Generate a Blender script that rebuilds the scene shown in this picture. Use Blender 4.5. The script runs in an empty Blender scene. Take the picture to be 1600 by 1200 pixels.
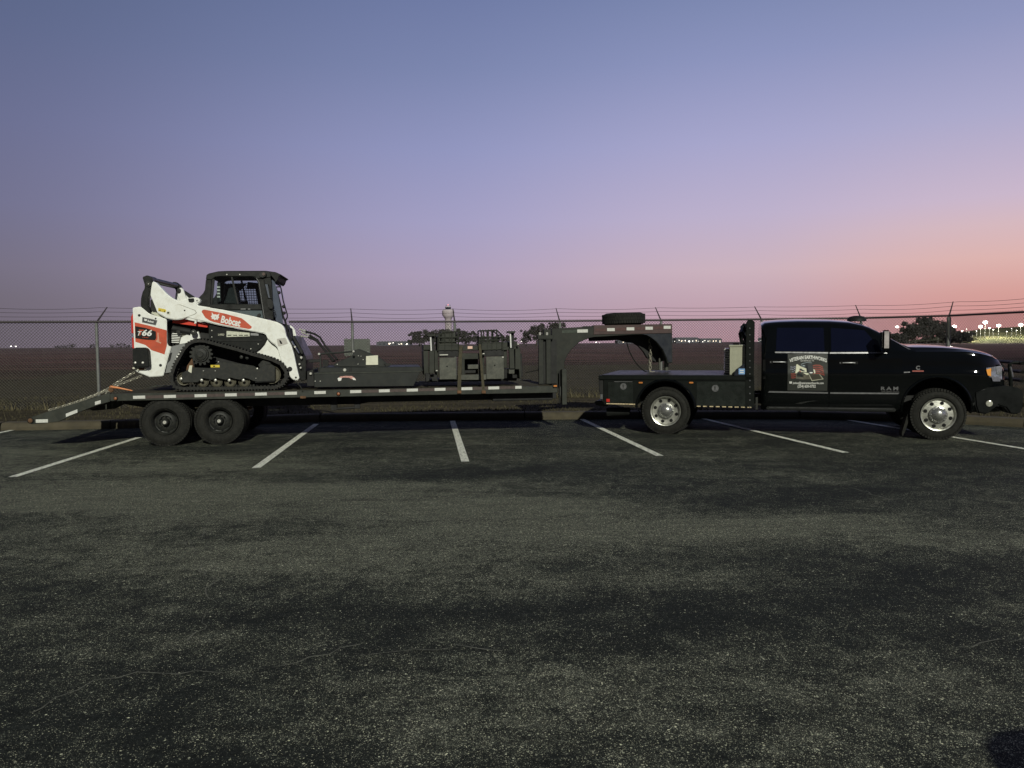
import bpy, bmesh, math, random
from mathutils import Vector, Matrix
random.seed(7)
PI = math.pi
rad = math.radians
sc = bpy.context.scene
COL = sc.collection

# ------------------------------------------------------------------ camera
FL = 1202.0                       # focal length in pixels of a 1600 px wide picture
EYE = Vector((0, 0, 1.6))
PITCH, ROLL = math.atan(63 / FL), math.atan(0.0087)
fwd = Vector((0, math.cos(PITCH), -math.sin(PITCH)))
up0 = Vector((0, math.sin(PITCH), math.cos(PITCH)))
r0 = Vector((1, 0, 0))
rgt = math.cos(ROLL) * r0 - math.sin(ROLL) * up0
upv = math.sin(ROLL) * r0 + math.cos(ROLL) * up0
cd = bpy.data.cameras.new('camera'); cam = bpy.data.objects.new('camera', cd); COL.objects.link(cam)
cd.sensor_width = 36; cd.lens = FL / 1600 * 36; cd.clip_start = .05; cd.clip_end = 9000
M = Matrix((rgt, upv, -fwd)).transposed().to_4x4(); M.translation = EYE
cam.matrix_world = M
sc.camera = cam

# ------------------------------------------------------------------ sky
world = bpy.data.worlds.new('World'); sc.world = world; world.use_nodes = True
nt = world.node_tree; nt.nodes.clear()
def wn(t, **k):
    n = nt.nodes.new(t)
    for a, b in k.items(): setattr(n, a, b)
    return n
def s2l(c):
    return tuple(((v / 255) / 12.92 if v / 255 <= .04045 else ((v / 255 + .055) / 1.055) ** 2.4) for v in c) + (1,)
tc = wn('ShaderNodeTexCoord'); sep = wn('ShaderNodeSeparateXYZ'); nt.links.new(tc.outputs['Generated'], sep.inputs[0])
def mth(op, a, b=None, clamp=False):
    n = wn('ShaderNodeMath', operation=op); n.use_clamp = clamp
    for i, v in enumerate((a, b)):
        if v is None: continue
        if isinstance(v, (int, float)): n.inputs[i].default_value = v
        else: nt.links.new(v, n.inputs[i])
    return n.outputs[0]
SUNAZ = rad(46)                   # where the sun has gone down, right of the view
hx, hy, hz = sep.outputs
hl = mth('SQRT', mth('MAXIMUM', mth('ADD', mth('MULTIPLY', hx, hx), mth('MULTIPLY', hy, hy)), 1e-5))
az = mth('DIVIDE', mth('ADD', mth('MULTIPLY', hx, math.sin(SUNAZ)), mth('MULTIPLY', hy, math.cos(SUNAZ))), hl)
el = mth('MULTIPLY', mth('MAXIMUM', hz, 0.0), 1.0)
def ramp(fac, stops):
    n = wn('ShaderNodeValToRGB'); e = n.color_ramp.elements
    n.color_ramp.interpolation = 'B_SPLINE' if False else 'LINEAR'
    for i, (p, c) in enumerate(stops):
        if i < 2: x = e[i]; x.position = p
        else: x = e.new(p)
        g = .3 * c[0] + .55 * c[1] + .15 * c[2]; x.color = s2l(tuple(v + (g + 1 - v) * .13 for v in c))
    nt.links.new(fac, n.inputs[0]); return n.outputs[0]
# elevation (sine) ramps at four bearings from the afterglow
TOP = (1, (47, 50, 60))
R_back = ramp(el, [(0, (70, 60, 57)), (.1, (64, 59, 62)), (.35, (56, 60, 76)), TOP])
TOP = (1, (46, 53, 72))
R_left = ramp(el, [(0, (110, 100, 114)), (.052, (112, 104, 118)), (.089, (116, 110, 130)), (.155, (112, 112, 144)), (.24, (104, 109, 147)), (.33, (92, 103, 142)), (.41, (82, 97, 135)), (.62, (56, 64, 86)), TOP])
R_mid = ramp(el, [(0, (170, 148, 170)), (.03, (168, 149, 173)), (.052, (170, 153, 178)), (.089, (177, 160, 190)), (.155, (165, 160, 201)), (.24, (146, 151, 198)), (.33, (123, 135, 181)), (.41, (108, 122, 170)), (.62, (66, 73, 98)), TOP])
R_warm = ramp(el, [(0, (196, 152, 164)), (.03, (196, 157, 170)), (.052, (198, 164, 177)), (.089, (206, 177, 189)), (.155, (190, 176, 207)), (.24, (167, 166, 209)), (.33, (139, 148, 195)), (.41, (117, 132, 178)), (.62, (70, 77, 104)), TOP])
R_glow = ramp(el, [(0, (210, 143, 140)), (.03, (215, 148, 142)), (.052, (220, 158, 150)), (.089, (226, 178, 172)), (.125, (217, 183, 190)), (.155, (204, 182, 205)), (.24, (172, 169, 207)), (.33, (141, 149, 194)), (.41, (120, 133, 176)), (.62, (72, 79, 106)), TOP])
def mapr(v, a, b):
    n = wn('ShaderNodeMapRange', interpolation_type='SMOOTHSTEP'); n.inputs[1].default_value = a; n.inputs[2].default_value = b
    nt.links.new(v, n.inputs[0]); return n.outputs[0]
def mixc(f, a, b):
    n = wn('ShaderNodeMix', data_type='RGBA'); nt.links.new(f, n.inputs[0]); nt.links.new(a, n.inputs[6]); nt.links.new(b, n.inputs[7]); return n.outputs[2]
skyc = mixc(mapr(az, -.75, .18), R_back, R_left)
skyc = mixc(mapr(az, .10, .72), skyc, R_mid)
skyc = mixc(mapr(az, .62, .90), skyc, R_warm)
skyc = mixc(mapr(az, .87, .985), skyc, R_glow)
bg = wn('ShaderNodeBackground'); bg.inputs[1].default_value = 1.0
nt.links.new(skyc, bg.inputs[0]); wo = wn('ShaderNodeOutputWorld'); nt.links.new(bg.outputs[0], wo.inputs[0])

# ------------------------------------------------------------------ key light (low, from behind the camera)
sd = bpy.data.lights.new('sun', 'SUN'); sun = bpy.data.objects.new('sun', sd); COL.objects.link(sun)
sd.energy = 2.9; sd.angle = rad(0.8); sd.color = (.985, .985, .85)
SEL, SAZ = rad(28), rad(-10)       # elevation; heading of the light, left of straight ahead
ldir = Vector((math.sin(SAZ) * math.cos(SEL), math.cos(SAZ) * math.cos(SEL), -math.sin(SEL)))
sun.rotation_euler = ldir.to_track_quat('-Z', 'Y').to_euler()
vs = sc.view_settings; vs.view_transform = 'Standard'; vs.look = 'None'; vs.exposure = 0; vs.gamma = 1; vs.use_curve_mapping = False
sc.cycles.max_bounces = 6; sc.cycles.transparent_max_bounces = 24

# ------------------------------------------------------------------ helpers
def ray(px, py): return fwd + rgt * ((px - 800) / FL) + upv * ((600 - py) / FL)
def ground(px, py, z=0.0):
    d = ray(px, py); t = (z - EYE.z) / d.z; return EYE + d * t
def atdist(px, py, Y):
    d = ray(px, py); return EYE + d * (Y / d.y)
class Frame:
    def __init__(s, O, ang):
        s.O = Vector((O[0], O[1], 0)); s.ang = ang
        s.e = Vector((math.cos(ang), math.sin(ang), 0)); s.n = Vector((-math.sin(ang), math.cos(ang), 0))
    def xz(s, px, py, w):
        d = ray(px, py); t = (w - (EYE - s.O).dot(s.n)) / d.dot(s.n); p = EYE + d * t
        return ((p - s.O).dot(s.e), p.z)
    def poly(s, pts, w): return [s.xz(a, b, w) for a, b in pts]
    def x(s, px, w, py=580): return s.xz(px, py, w)[0]
    def z(s, px, py, w): return s.xz(px, py, w)[1]

class MB:
    def __init__(s): s.bm = bmesh.new()
    def prism(s, pts, y0, y1):
        a = [s.bm.verts.new((x, y0, z)) for x, z in pts]; b = [s.bm.verts.new((x, y1, z)) for x, z in pts]
        s.bm.faces.new(a); s.bm.faces.new(b[::-1]); n = len(pts)
        for i in range(n): s.bm.faces.new((a[i], b[i], b[(i + 1) % n], a[(i + 1) % n]))
        return s
    def box(s, x0, x1, y0, y1, z0, z1): return s.prism([(x0, z0), (x1, z0), (x1, z1), (x0, z1)], y0, y1)
    def hexa(s, p):               # 8 corners: bottom 4, top 4
        v = [s.bm.verts.new(q) for q in p]
        for f in ((0, 1, 2, 3), (4, 7, 6, 5), (0, 4, 5, 1), (1, 5, 6, 2), (2, 6, 7, 3), (3, 7, 4, 0)): s.bm.faces.new([v[i] for i in f])
        return s
    def lathe(s, c, prof, seg=32, axis='y', caps=(0, 1)):
        c = Vector(c); rings = []
        for h, r in prof:
            rg = []
            for i in range(seg):
                a = 2 * PI * i / seg; u, v = r * math.cos(a), r * math.sin(a)
                p = {'y': (u, h, v), 'z': (u, v, h), 'x': (h, u, v)}[axis]
                rg.append(s.bm.verts.new(c + Vector(p)))
            rings.append(rg)
        for a, b in zip(rings, rings[1:]):
            for i in range(seg): s.bm.faces.new((a[i], a[(i + 1) % seg], b[(i + 1) % seg], b[i]))
        if caps[0]: s.bm.faces.new(rings[0])
        if caps[1]: s.bm.faces.new(rings[-1][::-1])
        return s
    def cyl(s, p0, p1, r0, r1=None, seg=12): return s.tube([p0, p1], r0, seg, r1)
    def tube(s, pts, r, seg=8, r1=None, closed=False):
        pts = [Vector(p) for p in pts]; rings = []; n = len(pts); prev = None
        for i, p in enumerate(pts):
            if closed: t = pts[(i + 1) % n] - pts[i - 1]
            else: t = pts[min(i + 1, n - 1)] - pts[max(i - 1, 0)]
            t.normalize()
            if prev is None:
                a = Vector((0, 0, 1)) if abs(t.z) < .9 else Vector((1, 0, 0)); u = t.cross(a).normalized()
            else: u = (prev - t * prev.dot(t)).normalized()
            prev = u; v = t.cross(u)
            rr = r if r1 is None else r + (r1 - r) * i / (n - 1)
            rings.append([s.bm.verts.new(p + (u * math.cos(2 * PI * k / seg) + v * math.sin(2 * PI * k / seg)) * rr) for k in range(seg)])
        m = n if closed else n - 1
        for i in range(m):
            a, b = rings[i], rings[(i + 1) % n]
            for k in range(seg): s.bm.faces.new((a[k], a[(k + 1) % seg], b[(k + 1) % seg], b[k]))
        if not closed: s.bm.faces.new(rings[0][::-1]); s.bm.faces.new(rings[-1])
        return s
    def ball(s, c, r, sx=1, sy=1, sz=1, sub=2):
        m = Matrix.Translation(c) @ Matrix.Diagonal((sx * r, sy * r, sz * r, 1))
        bmesh.ops.create_icosphere(s.bm, subdivisions=sub, radius=1, matrix=m); return s
    def mesh(s, name, mat, bevel=0, smooth=False, recalc=True, seg=1):
        if recalc: bmesh.ops.recalc_face_normals(s.bm, faces=s.bm.faces[:])
        if bevel:
            ed = [e for e in s.bm.edges if len(e.link_faces) == 2 and e.calc_face_angle(0) > .5]
            bmesh.ops.bevel(s.bm, geom=ed, offset=bevel, segments=seg, affect='EDGES', clamp_overlap=True)
        me = bpy.data.meshes.new(name); s.bm.to_mesh(me); s.bm.free()
        if mat: me.materials.append(mat)
        if smooth:
            for p in me.polygons: p.use_smooth = True
        return me
    def build(s, name, mat, parent=None, bevel=0, smooth=False, label=None, kind=None, recalc=True, seg=1, sharp=False):
        me = s.mesh(name, mat, bevel, smooth, recalc, seg)
        if sharp: me.shade_smooth_by_angle(rad(35)) if hasattr(me, 'shade_smooth_by_angle') else None
        o = bpy.data.objects.new(name, me); COL.objects.link(o); o.parent = parent
        if smooth and not sharp:
            try: me.set_sharp_from_angle(angle=rad(38))
            except Exception: pass
        if label: o['label'] = label
        if kind: o['kind'] = kind
        return o
def tag(o, label, cat, group=None):
    o['label'] = label; o['category'] = cat
    if group: o['group'] = group
    return o
def thing(name, label, cat, loc=(0, 0, 0), rz=0, group=None):
    o = bpy.data.objects.new(name, None); COL.objects.link(o); o.empty_display_size = .2
    o.location = loc; o.rotation_euler = (0, 0, rz); return tag(o, label, cat, group)
def dup(o, loc=None, parent=None, rot=None):
    c = o.copy(); COL.objects.link(c); c.parent = parent
    if loc is not None: c.location = loc
    if rot is not None: c.rotation_euler = rot
    for ch in [x for x in COL.objects if x.parent == o and x is not c]: dup(ch, None, c)
    return c
def text_mesh(body, size, mat, name='lettering', parent=None, pos=(0, 0, 0), ext=.0015, bold=.0, arc=0, width=None, shear=0, tilt=0, space=1.0):
    c = bpy.data.curves.new('t', 'FONT'); c.body = body; c.size = size; c.extrude = ext; c.offset = bold
    c.align_x = 'CENTER'; c.align_y = 'CENTER'; c.shear = shear; c.space_character = space; c.resolution_u = 3
    t = bpy.data.objects.new('t', c); COL.objects.link(t)
    bpy.context.view_layer.update()
    me = bpy.data.meshes.new_from_object(t.evaluated_get(bpy.context.evaluated_depsgraph_get()))
    bpy.data.objects.remove(t); bpy.data.curves.remove(c)
    xs = [v.co.x for v in me.vertices]; k = 1
    if width and xs: k = width / (max(xs) - min(xs))
    for v in me.vertices:
        x = v.co.x * k; y = v.co.y - arc * x * x
        v.co = (x * math.cos(tilt) - y * math.sin(tilt), -v.co.z, x * math.sin(tilt) + y * math.cos(tilt))
    me.materials.clear(); me.materials.append(mat); me.name = name
    o = bpy.data.objects.new(name, me); COL.objects.link(o); o.parent = parent; o.location = pos
    return o

# ------------------------------------------------------------------ materials
def nodes(name):
    m = bpy.data.materials.new(name); m.use_nodes = True; t = m.node_tree
    return m, t, t.nodes['Principled BSDF']
def N(t, ty, **k):
    n = t.nodes.new(ty)
    for a, b in k.items():
        if a.startswith('i_'): n.inputs[a[2:].replace('_', ' ')].default_value = b
        else: setattr(n, a, b)
    return n
def noise(t, scale, detail=3, rough=.5, vec=None, dist=0):
    n = N(t, 'ShaderNodeTexNoise', i_Scale=scale, i_Detail=detail, i_Roughness=rough, i_Distortion=dist)
    if vec: t.links.new(vec, n.inputs['Vector'])
    return n.outputs['Fac']
def cramp(t, fac, stops):
    n = N(t, 'ShaderNodeValToRGB'); e = n.color_ramp.elements
    for i, (p, c) in enumerate(stops):
        if i < 2: x = e[i]; x.position = p
        else: x = e.new(p)
        x.color = tuple(c) + (1,) if len(c) == 3 else c
    t.links.new(fac, n.inputs[0]); return n.outputs[0]
def mixn(t, f, a, b, blend='MIX'):
    n = N(t, 'ShaderNodeMix', data_type='RGBA', blend_type=blend)
    for i, v in ((0, f), (6, a), (7, b)):
        if hasattr(v, 'links') or hasattr(v, 'is_linked'): t.links.new(v, n.inputs[i])
        else: n.inputs[i].default_value = v if i == 0 else (tuple(v) + (1,))[:4]
    return n.outputs[2]
def mat(name, c, rough=.5, metal=0, var=.25, scale=6, coat=0, dirt=None, dirt_amt=.4, bump=0, bscale=60, spec=.5, emit=0):
    m, t, b = nodes(name)
    tc = N(t, 'ShaderNodeTexCoord').outputs['Object']
    n1 = noise(t, scale, 5, .6, tc); lo = [v * (1 - var) for v in c]; hi = [min(1, v * (1 + var)) for v in c]
    col = cramp(t, n1, [(.3, lo), (.7, hi)])
    if dirt:
        n2 = noise(t, scale * 2.3, 8, .7, tc, .4)
        f = cramp(t, n2, [(.48, (0, 0, 0)), (.72, (dirt_amt,) * 3)])
        col = mixn(t, f, col, dirt)
    t.links.new(col, b.inputs['Base Color'])
    rr = cramp(t, noise(t, scale * 1.7, 6, .6, tc), [(.3, (max(0, rough - .08),) * 3), (.7, (min(1, rough + .1),) * 3)])
    t.links.new(rr, b.inputs['Roughness'])
    b.inputs['Metallic'].default_value = metal
    b.inputs['Coat Weight'].default_value = coat; b.inputs['Coat Roughness'].default_value = .025
    b.inputs['Specular IOR Level'].default_value = spec
    if emit:
        b.inputs['Emission Color'].default_value = tuple(c) + (1,); b.inputs['Emission Strength'].default_value = emit
    if bump:
        bn = N(t, 'ShaderNodeBump', i_Strength=bump, i_Distance=.01); t.links.new(noise(t, bscale, 4, .6, tc), bn.inputs['Height'])
        t.links.new(bn.outputs[0], b.inputs['Normal'])
    return m
DUST = (.16, .145, .105)
m_white = mat('loader_white_paint', (.82, .83, .78), .42, var=.05, scale=5, dirt=(.50, .45, .34), dirt_amt=.42, coat=.2)
m_red = mat('loader_red_paint', (.52, .075, .028), .45, var=.15, scale=6, dirt=(.2, .08, .04), dirt_amt=.3)
m_lamp_red = mat('red_lens', (.55, .03, .02), .3, var=.1, coat=.5)
m_bplast = mat('black_plastic', (.0095, .0105, .0100), .6, var=.25, scale=12, dirt=(.03, .029, .022), dirt_amt=.4, spec=.2)
m_cab = mat('cab_black_paint', (0.0101, 0.0109, 0.0101), .38, var=.2, scale=7, dirt=(.035, .034, .026), dirt_amt=.35, spec=.3)
m_rubber = mat('rubber', (0.0168, 0.0168, 0.0150), .8, var=.3, scale=14, dirt=(.05, .048, .038), dirt_amt=.5, spec=.2, bump=.5, bscale=70)
m_track = mat('track_rubber', (0.0120, 0.0120, 0.0108), .75, var=.3, scale=14, dirt=(.065, .058, .042), dirt_amt=.6, bump=.6, bscale=60)
m_under = mat('dusty_black_steel', (0.0193, 0.0204, 0.0187), .55, var=.3, scale=9, dirt=(.075, .07, .05), dirt_amt=.4, spec=.3)
m_roller = mat('worn_roller_steel', (.085, .078, .052), .6, .3, var=.35, scale=14, dirt=(.05, .04, .03))
m_bolt = mat('zinc_bolt', (.62, .61, .55), .35, .4, var=.15, scale=30)
m_steel = mat('dark_attachment_paint', (0.0220, 0.0242, 0.0226), .5, var=.22, scale=5, dirt=(.05, .048, .036), dirt_amt=.35, spec=.25)
m_steel2 = mat('worn_plate_steel', (0.0788, 0.0810, 0.0675), .45, .35, var=.3, scale=7, dirt=(.2, .19, .15), dirt_amt=.4)
m_rig = mat('rig_paint', (0.0312, 0.0336, 0.0270), .5, var=.25, scale=6, dirt=(.06, .058, .042), dirt_amt=.4, spec=.25)
m_trail = mat('trailer_black_paint', (0.0240, 0.0258, 0.0216), .5, var=.25, scale=4, dirt=(.05, .048, .036), dirt_amt=.4, spec=.25)
m_rail = mat('trailer_side_rail_paint', (0.0341, 0.0372, 0.0310), .45, var=.3, scale=5, dirt=(.075, .072, .056), dirt_amt=.45, spec=.3)
m_neckred = mat('faded_primer_neck', (0.0562, 0.0300, 0.0270), .6, var=.25, scale=6, dirt=(.05, .045, .04))
m_frame = mat('underframe_black', (0.0084, 0.0084, 0.0078), .7, var=.3, scale=6)
m_wood = mat('weathered_plank', (0.0525, 0.0476, 0.0336), .85, var=.45, scale=10, bump=.4, bscale=30, spec=.1)
m_tape = mat('white_reflective_tape', (.62, .62, .58), .4, var=.07, scale=25, dirt=(.34, .32, .26), dirt_amt=.6)
m_tapered = mat('dull_red_reflective_tape', (.075, .055, .05), .35, var=.3, scale=25)
m_amber = mat('amber_lens', (.55, .20, .05), .25, var=.2, coat=.5)
m_brownlens = mat('weathered_brown_lens', (.28, .10, .04), .4, var=.3, scale=40)
m_orange = mat('orange_binder_paint', (.62, .22, .07), .5, var=.2, scale=20)
m_chain = mat('galvanised_chain', (.42, .40, .32), .45, .5, var=.25, scale=40)
m_paint = mat('black_truck_paint', (.0022, .0028, .0030), .9, var=.15, scale=4, coat=1.0, spec=.0)
m_glass = mat('tinted_glass', (.0038, .0050, .0150), .5, var=.1, scale=3, coat=1.0, spec=.0)
m_chrome = mat('chrome', (.72, .73, .74), .12, 1, var=.06, scale=10)
m_trim = mat('bright_trim', (0.2520, 0.2520, 0.2580), .3, .6, var=.1, scale=10)
m_alloy = mat('polished_alloy', (.60, .60, .54), .34, .82, var=.12, scale=22, dirt=(.32, .30, .22), dirt_amt=.45)
m_hole = mat('black_recess', (.004, .004, .004), .9, var=.1)
m_bed = mat('black_bed_steel', (.0060, .0075, .0065), .5, var=.25, scale=7, dirt=(.012, .013, .011), dirt_amt=.5, spec=.12)
m_strap = mat('webbing_strap', (0.0550, 0.0475, 0.0275), .9, var=.3, scale=20)
m_yellow = mat('yellow_decal', (.66, .50, .04), .5, var=.1, scale=20)
m_label = mat('pale_label', (.66, .65, .52), .5, var=.1, scale=20)
m_ltxt = mat('white_lettering', (.76, .76, .72), .5, var=.04)
m_grey = mat('grey_lettering', (.25, .25, .25), .5, var=.04)
m_pinkred = mat('worn_red_decal', (.55, .28, .24), .5, var=.35, scale=50)
m_rust = mat('rusty_steel', (.12, .062, .03), .85, var=.4, scale=14)
m_galv = mat('galvanised_steel', (.17, .175, .165), .55, .25, var=.2, scale=6)
m_raildark = mat('weathered_fence_rail', (.05, .042, .042), .6, .3, var=.2, scale=6)
m_wire = mat('fence_wire', (.12, .115, .09), .55, .4, var=.2, scale=6)
m_line = None

def asphalt():
    m, t, b = nodes('worn_asphalt')
    tc = N(t, 'ShaderNodeTexCoord').outputs['Object']
    at = N(t, 'ShaderNodeAttribute', attribute_name='wear').outputs['Fac']
    def mt(op, x, y=None, z=None):
        n = N(t, 'ShaderNodeMath', operation=op)
        for i, v in enumerate((x, y, z)):
            if v is None: continue
            if isinstance(v, (int, float)): n.inputs[i].default_value = v
            else: t.links.new(v, n.inputs[i])
        return n.outputs[0]
    mp = N(t, 'ShaderNodeMapping'); mp.inputs['Scale'].default_value = (.30, .85, 1); mp.inputs['Location'].default_value = (3.2, 1.7, 0); t.links.new(tc, mp.inputs[0])
    big = noise(t, 1.0, 8, .66, mp.outputs[0], .7)
    mid = noise(t, 3.2, 9, .80, tc, 1.0)
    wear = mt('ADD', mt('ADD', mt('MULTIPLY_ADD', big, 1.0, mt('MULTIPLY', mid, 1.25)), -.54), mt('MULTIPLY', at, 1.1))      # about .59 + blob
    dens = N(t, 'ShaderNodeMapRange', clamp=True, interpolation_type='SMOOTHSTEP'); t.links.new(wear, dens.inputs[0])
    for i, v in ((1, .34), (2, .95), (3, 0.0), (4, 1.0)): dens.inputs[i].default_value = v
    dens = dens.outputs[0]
    st = None; stc = None
    for scale, lo, hi in ((85.0, .988, .80), (150.0, .955, .34), (260.0, .95, .28)):
        vo = N(t, 'ShaderNodeTexVoronoi', i_Scale=scale, i_Randomness=1.0); t.links.new(tc, vo.inputs['Vector'])
        sc_ = N(t, 'ShaderNodeSeparateColor'); t.links.new(vo.outputs['Color'], sc_.inputs[0])
        thr = N(t, 'ShaderNodeMapRange'); t.links.new(dens, thr.inputs[0])
        for i, v in ((1, 0), (2, 1), (3, lo), (4, hi)): thr.inputs[i].default_value = v
        g = mt('MULTIPLY', mt('GREATER_THAN', sc_.outputs[0], thr.outputs[0]), mt('LESS_THAN', vo.outputs['Distance'], mt('MULTIPLY_ADD', sc_.outputs[1], .30, .20)))
        c = cramp(t, sc_.outputs[2], [(0, (.108, .114, .090)), (.5, (.245, .255, .195)), (.85, (.45, .455, .33)), (1, (.67, .66, .47))])
        if st is None: st, stc = g, c
        else: stc = mixn(t, g, stc, c); st = mt('MAXIMUM', st, g)
    fine = cramp(t, noise(t, 230, 3, .7, tc), [(.35, (.35,) * 3), (.7, (1.8,) * 3)])
    base = cramp(t, dens, [(0, (.0145, .0170, .0148)), (.5, (.022, .0252, .0205)), (1, (.060, .063, .050))])
    base = mixn(t, 1.0, base, fine, 'MULTIPLY')
    col = mixn(t, st, base, stc)
    gr1 = cramp(t, noise(t, 38, 4, .8, tc), [(.36, (.52,) * 3), (.5, (.95,) * 3), (.66, (1.75,) * 3)])
    mp3 = N(t, 'ShaderNodeMapping'); mp3.inputs['Scale'].default_value = (2.2, 9, 1); t.links.new(tc, mp3.inputs[0])
    gr2 = cramp(t, noise(t, 1.0, 7, .8, mp3.outputs[0], .5), [(.34, (.70,) * 3), (.66, (1.35,) * 3)])
    col = mixn(t, 1.0, mixn(t, 1.0, col, gr1, 'MULTIPLY'), gr2, 'MULTIPLY')
    t.links.new(col, b.inputs['Base Color'])
    b.inputs['Roughness'].default_value = .85; b.inputs['Specular IOR Level'].default_value = .15
    bn = N(t, 'ShaderNodeBump', i_Strength=.6, i_Distance=.006)
    t.links.new(mt('ADD', noise(t, 120, 3, .6, tc), st), bn.inputs['Height']); t.links.new(bn.outputs[0], b.inputs['Normal'])
    return m
def soil(name, stops, sx, sy, s=1.0, bump=.3):
    m, t, b = nodes(name)
    tc = N(t, 'ShaderNodeTexCoord').outputs['Object']
    mp = N(t, 'ShaderNodeMapping'); mp.inputs['Scale'].default_value = (sx, sy, 1); t.links.new(tc, mp.inputs[0])
    a = noise(t, s, 8, .62, mp.outputs[0], .3)
    col = cramp(t, a, stops)
    f = cramp(t, noise(t, 9, 5, .7, tc), [(.3, (.55,) * 3), (.7, (1.5,) * 3)])
    col = mixn(t, 1.0, col, f, 'MULTIPLY')
    t.links.new(col, b.inputs['Base Color']); b.inputs['Roughness'].default_value = .95; b.inputs['Specular IOR Level'].default_value = .05
    return m
m_asph = asphalt()
def linepaint():
    m, t, b = nodes('worn_line_paint')
    tc = N(t, 'ShaderNodeTexCoord').outputs['Object']
    n = noise(t, 26, 8, .75, tc, .3)
    col = cramp(t, n, [(.38, (.03, .032, .028)), (.44, (.55, .55, .46)), (.55, (.92, .93, .82))])
    t.links.new(col, b.inputs['Base Color']); b.inputs['Roughness'].default_value = .7
    return m
m_line = linepaint()

# ------------------------------------------------------------------ ground
def sheet(name, pts, z, m, kind='structure'):
    b = MB(); v = [b.bm.verts.new((x, y, z)) for x, y in pts]; b.bm.faces.new(v)
    o = b.build(name, m, recalc=False); o['kind'] = kind
    if o.data.polygons[0].normal.z < 0: o.data.flip_normals()
    return o
CURB_PX = [(-700, 700), (-250, 681), (0, 673), (172, 670), (500, 659), (820, 656), (1000, 654.5), (1250, 655), (1450, 660), (1600, 668), (1800, 684)]
curb_pts = [ground(a, b) for a, b in CURB_PX]
lot = [(p.x, p.y + .1) for p in curb_pts]
lot_poly = [(-40, -30), (60, -30), (60, 14), (lot[-1][0] + 3, lot[-1][1] - .2)] + lot[::-1] + [(-40, lot[0][1])]
# worn and dark patches of the surface are stored per vertex on a fine grid
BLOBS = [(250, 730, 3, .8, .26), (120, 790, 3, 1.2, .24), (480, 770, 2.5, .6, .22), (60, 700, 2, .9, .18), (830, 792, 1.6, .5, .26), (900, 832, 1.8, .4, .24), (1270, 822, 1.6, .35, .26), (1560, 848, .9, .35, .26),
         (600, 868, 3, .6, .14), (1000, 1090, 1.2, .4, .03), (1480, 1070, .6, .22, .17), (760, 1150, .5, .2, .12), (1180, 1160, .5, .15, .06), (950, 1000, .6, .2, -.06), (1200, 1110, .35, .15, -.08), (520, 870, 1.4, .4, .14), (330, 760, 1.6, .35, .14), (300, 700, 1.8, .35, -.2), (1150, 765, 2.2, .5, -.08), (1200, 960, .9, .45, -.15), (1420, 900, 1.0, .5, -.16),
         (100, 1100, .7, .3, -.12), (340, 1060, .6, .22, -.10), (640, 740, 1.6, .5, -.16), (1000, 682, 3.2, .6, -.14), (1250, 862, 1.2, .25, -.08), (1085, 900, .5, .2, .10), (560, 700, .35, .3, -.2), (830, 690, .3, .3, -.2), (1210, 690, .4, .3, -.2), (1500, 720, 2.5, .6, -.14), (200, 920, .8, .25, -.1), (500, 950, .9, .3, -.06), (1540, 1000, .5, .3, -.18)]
BG = [(ground(a, b_), rx, ry, am) for a, b_, rx, ry, am in BLOBS]
gx = [-40, -30, -24] + [-20 + i * .2 for i in range(226)] + [30, 40, 60]; gy = [-30, -10, 0] + [1 + i * .16 for i in range(108)] + [19]
V = [(x, y, 0) for y in gy for x in gx]; nx_ = len(gx)
me = bpy.data.meshes.new('parking_lot'); me.from_pydata(V, [], [(j * nx_ + i, j * nx_ + i + 1, (j + 1) * nx_ + i + 1, (j + 1) * nx_ + i) for j in range(len(gy) - 1) for i in range(nx_ - 1)])
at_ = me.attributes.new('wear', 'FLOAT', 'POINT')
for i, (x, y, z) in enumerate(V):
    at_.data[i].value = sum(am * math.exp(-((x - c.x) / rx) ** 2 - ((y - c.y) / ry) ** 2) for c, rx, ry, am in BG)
me.materials.append(m_asph); o = bpy.data.objects.new('parking_lot', me); COL.objects.link(o); o['kind'] = 'structure'

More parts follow.
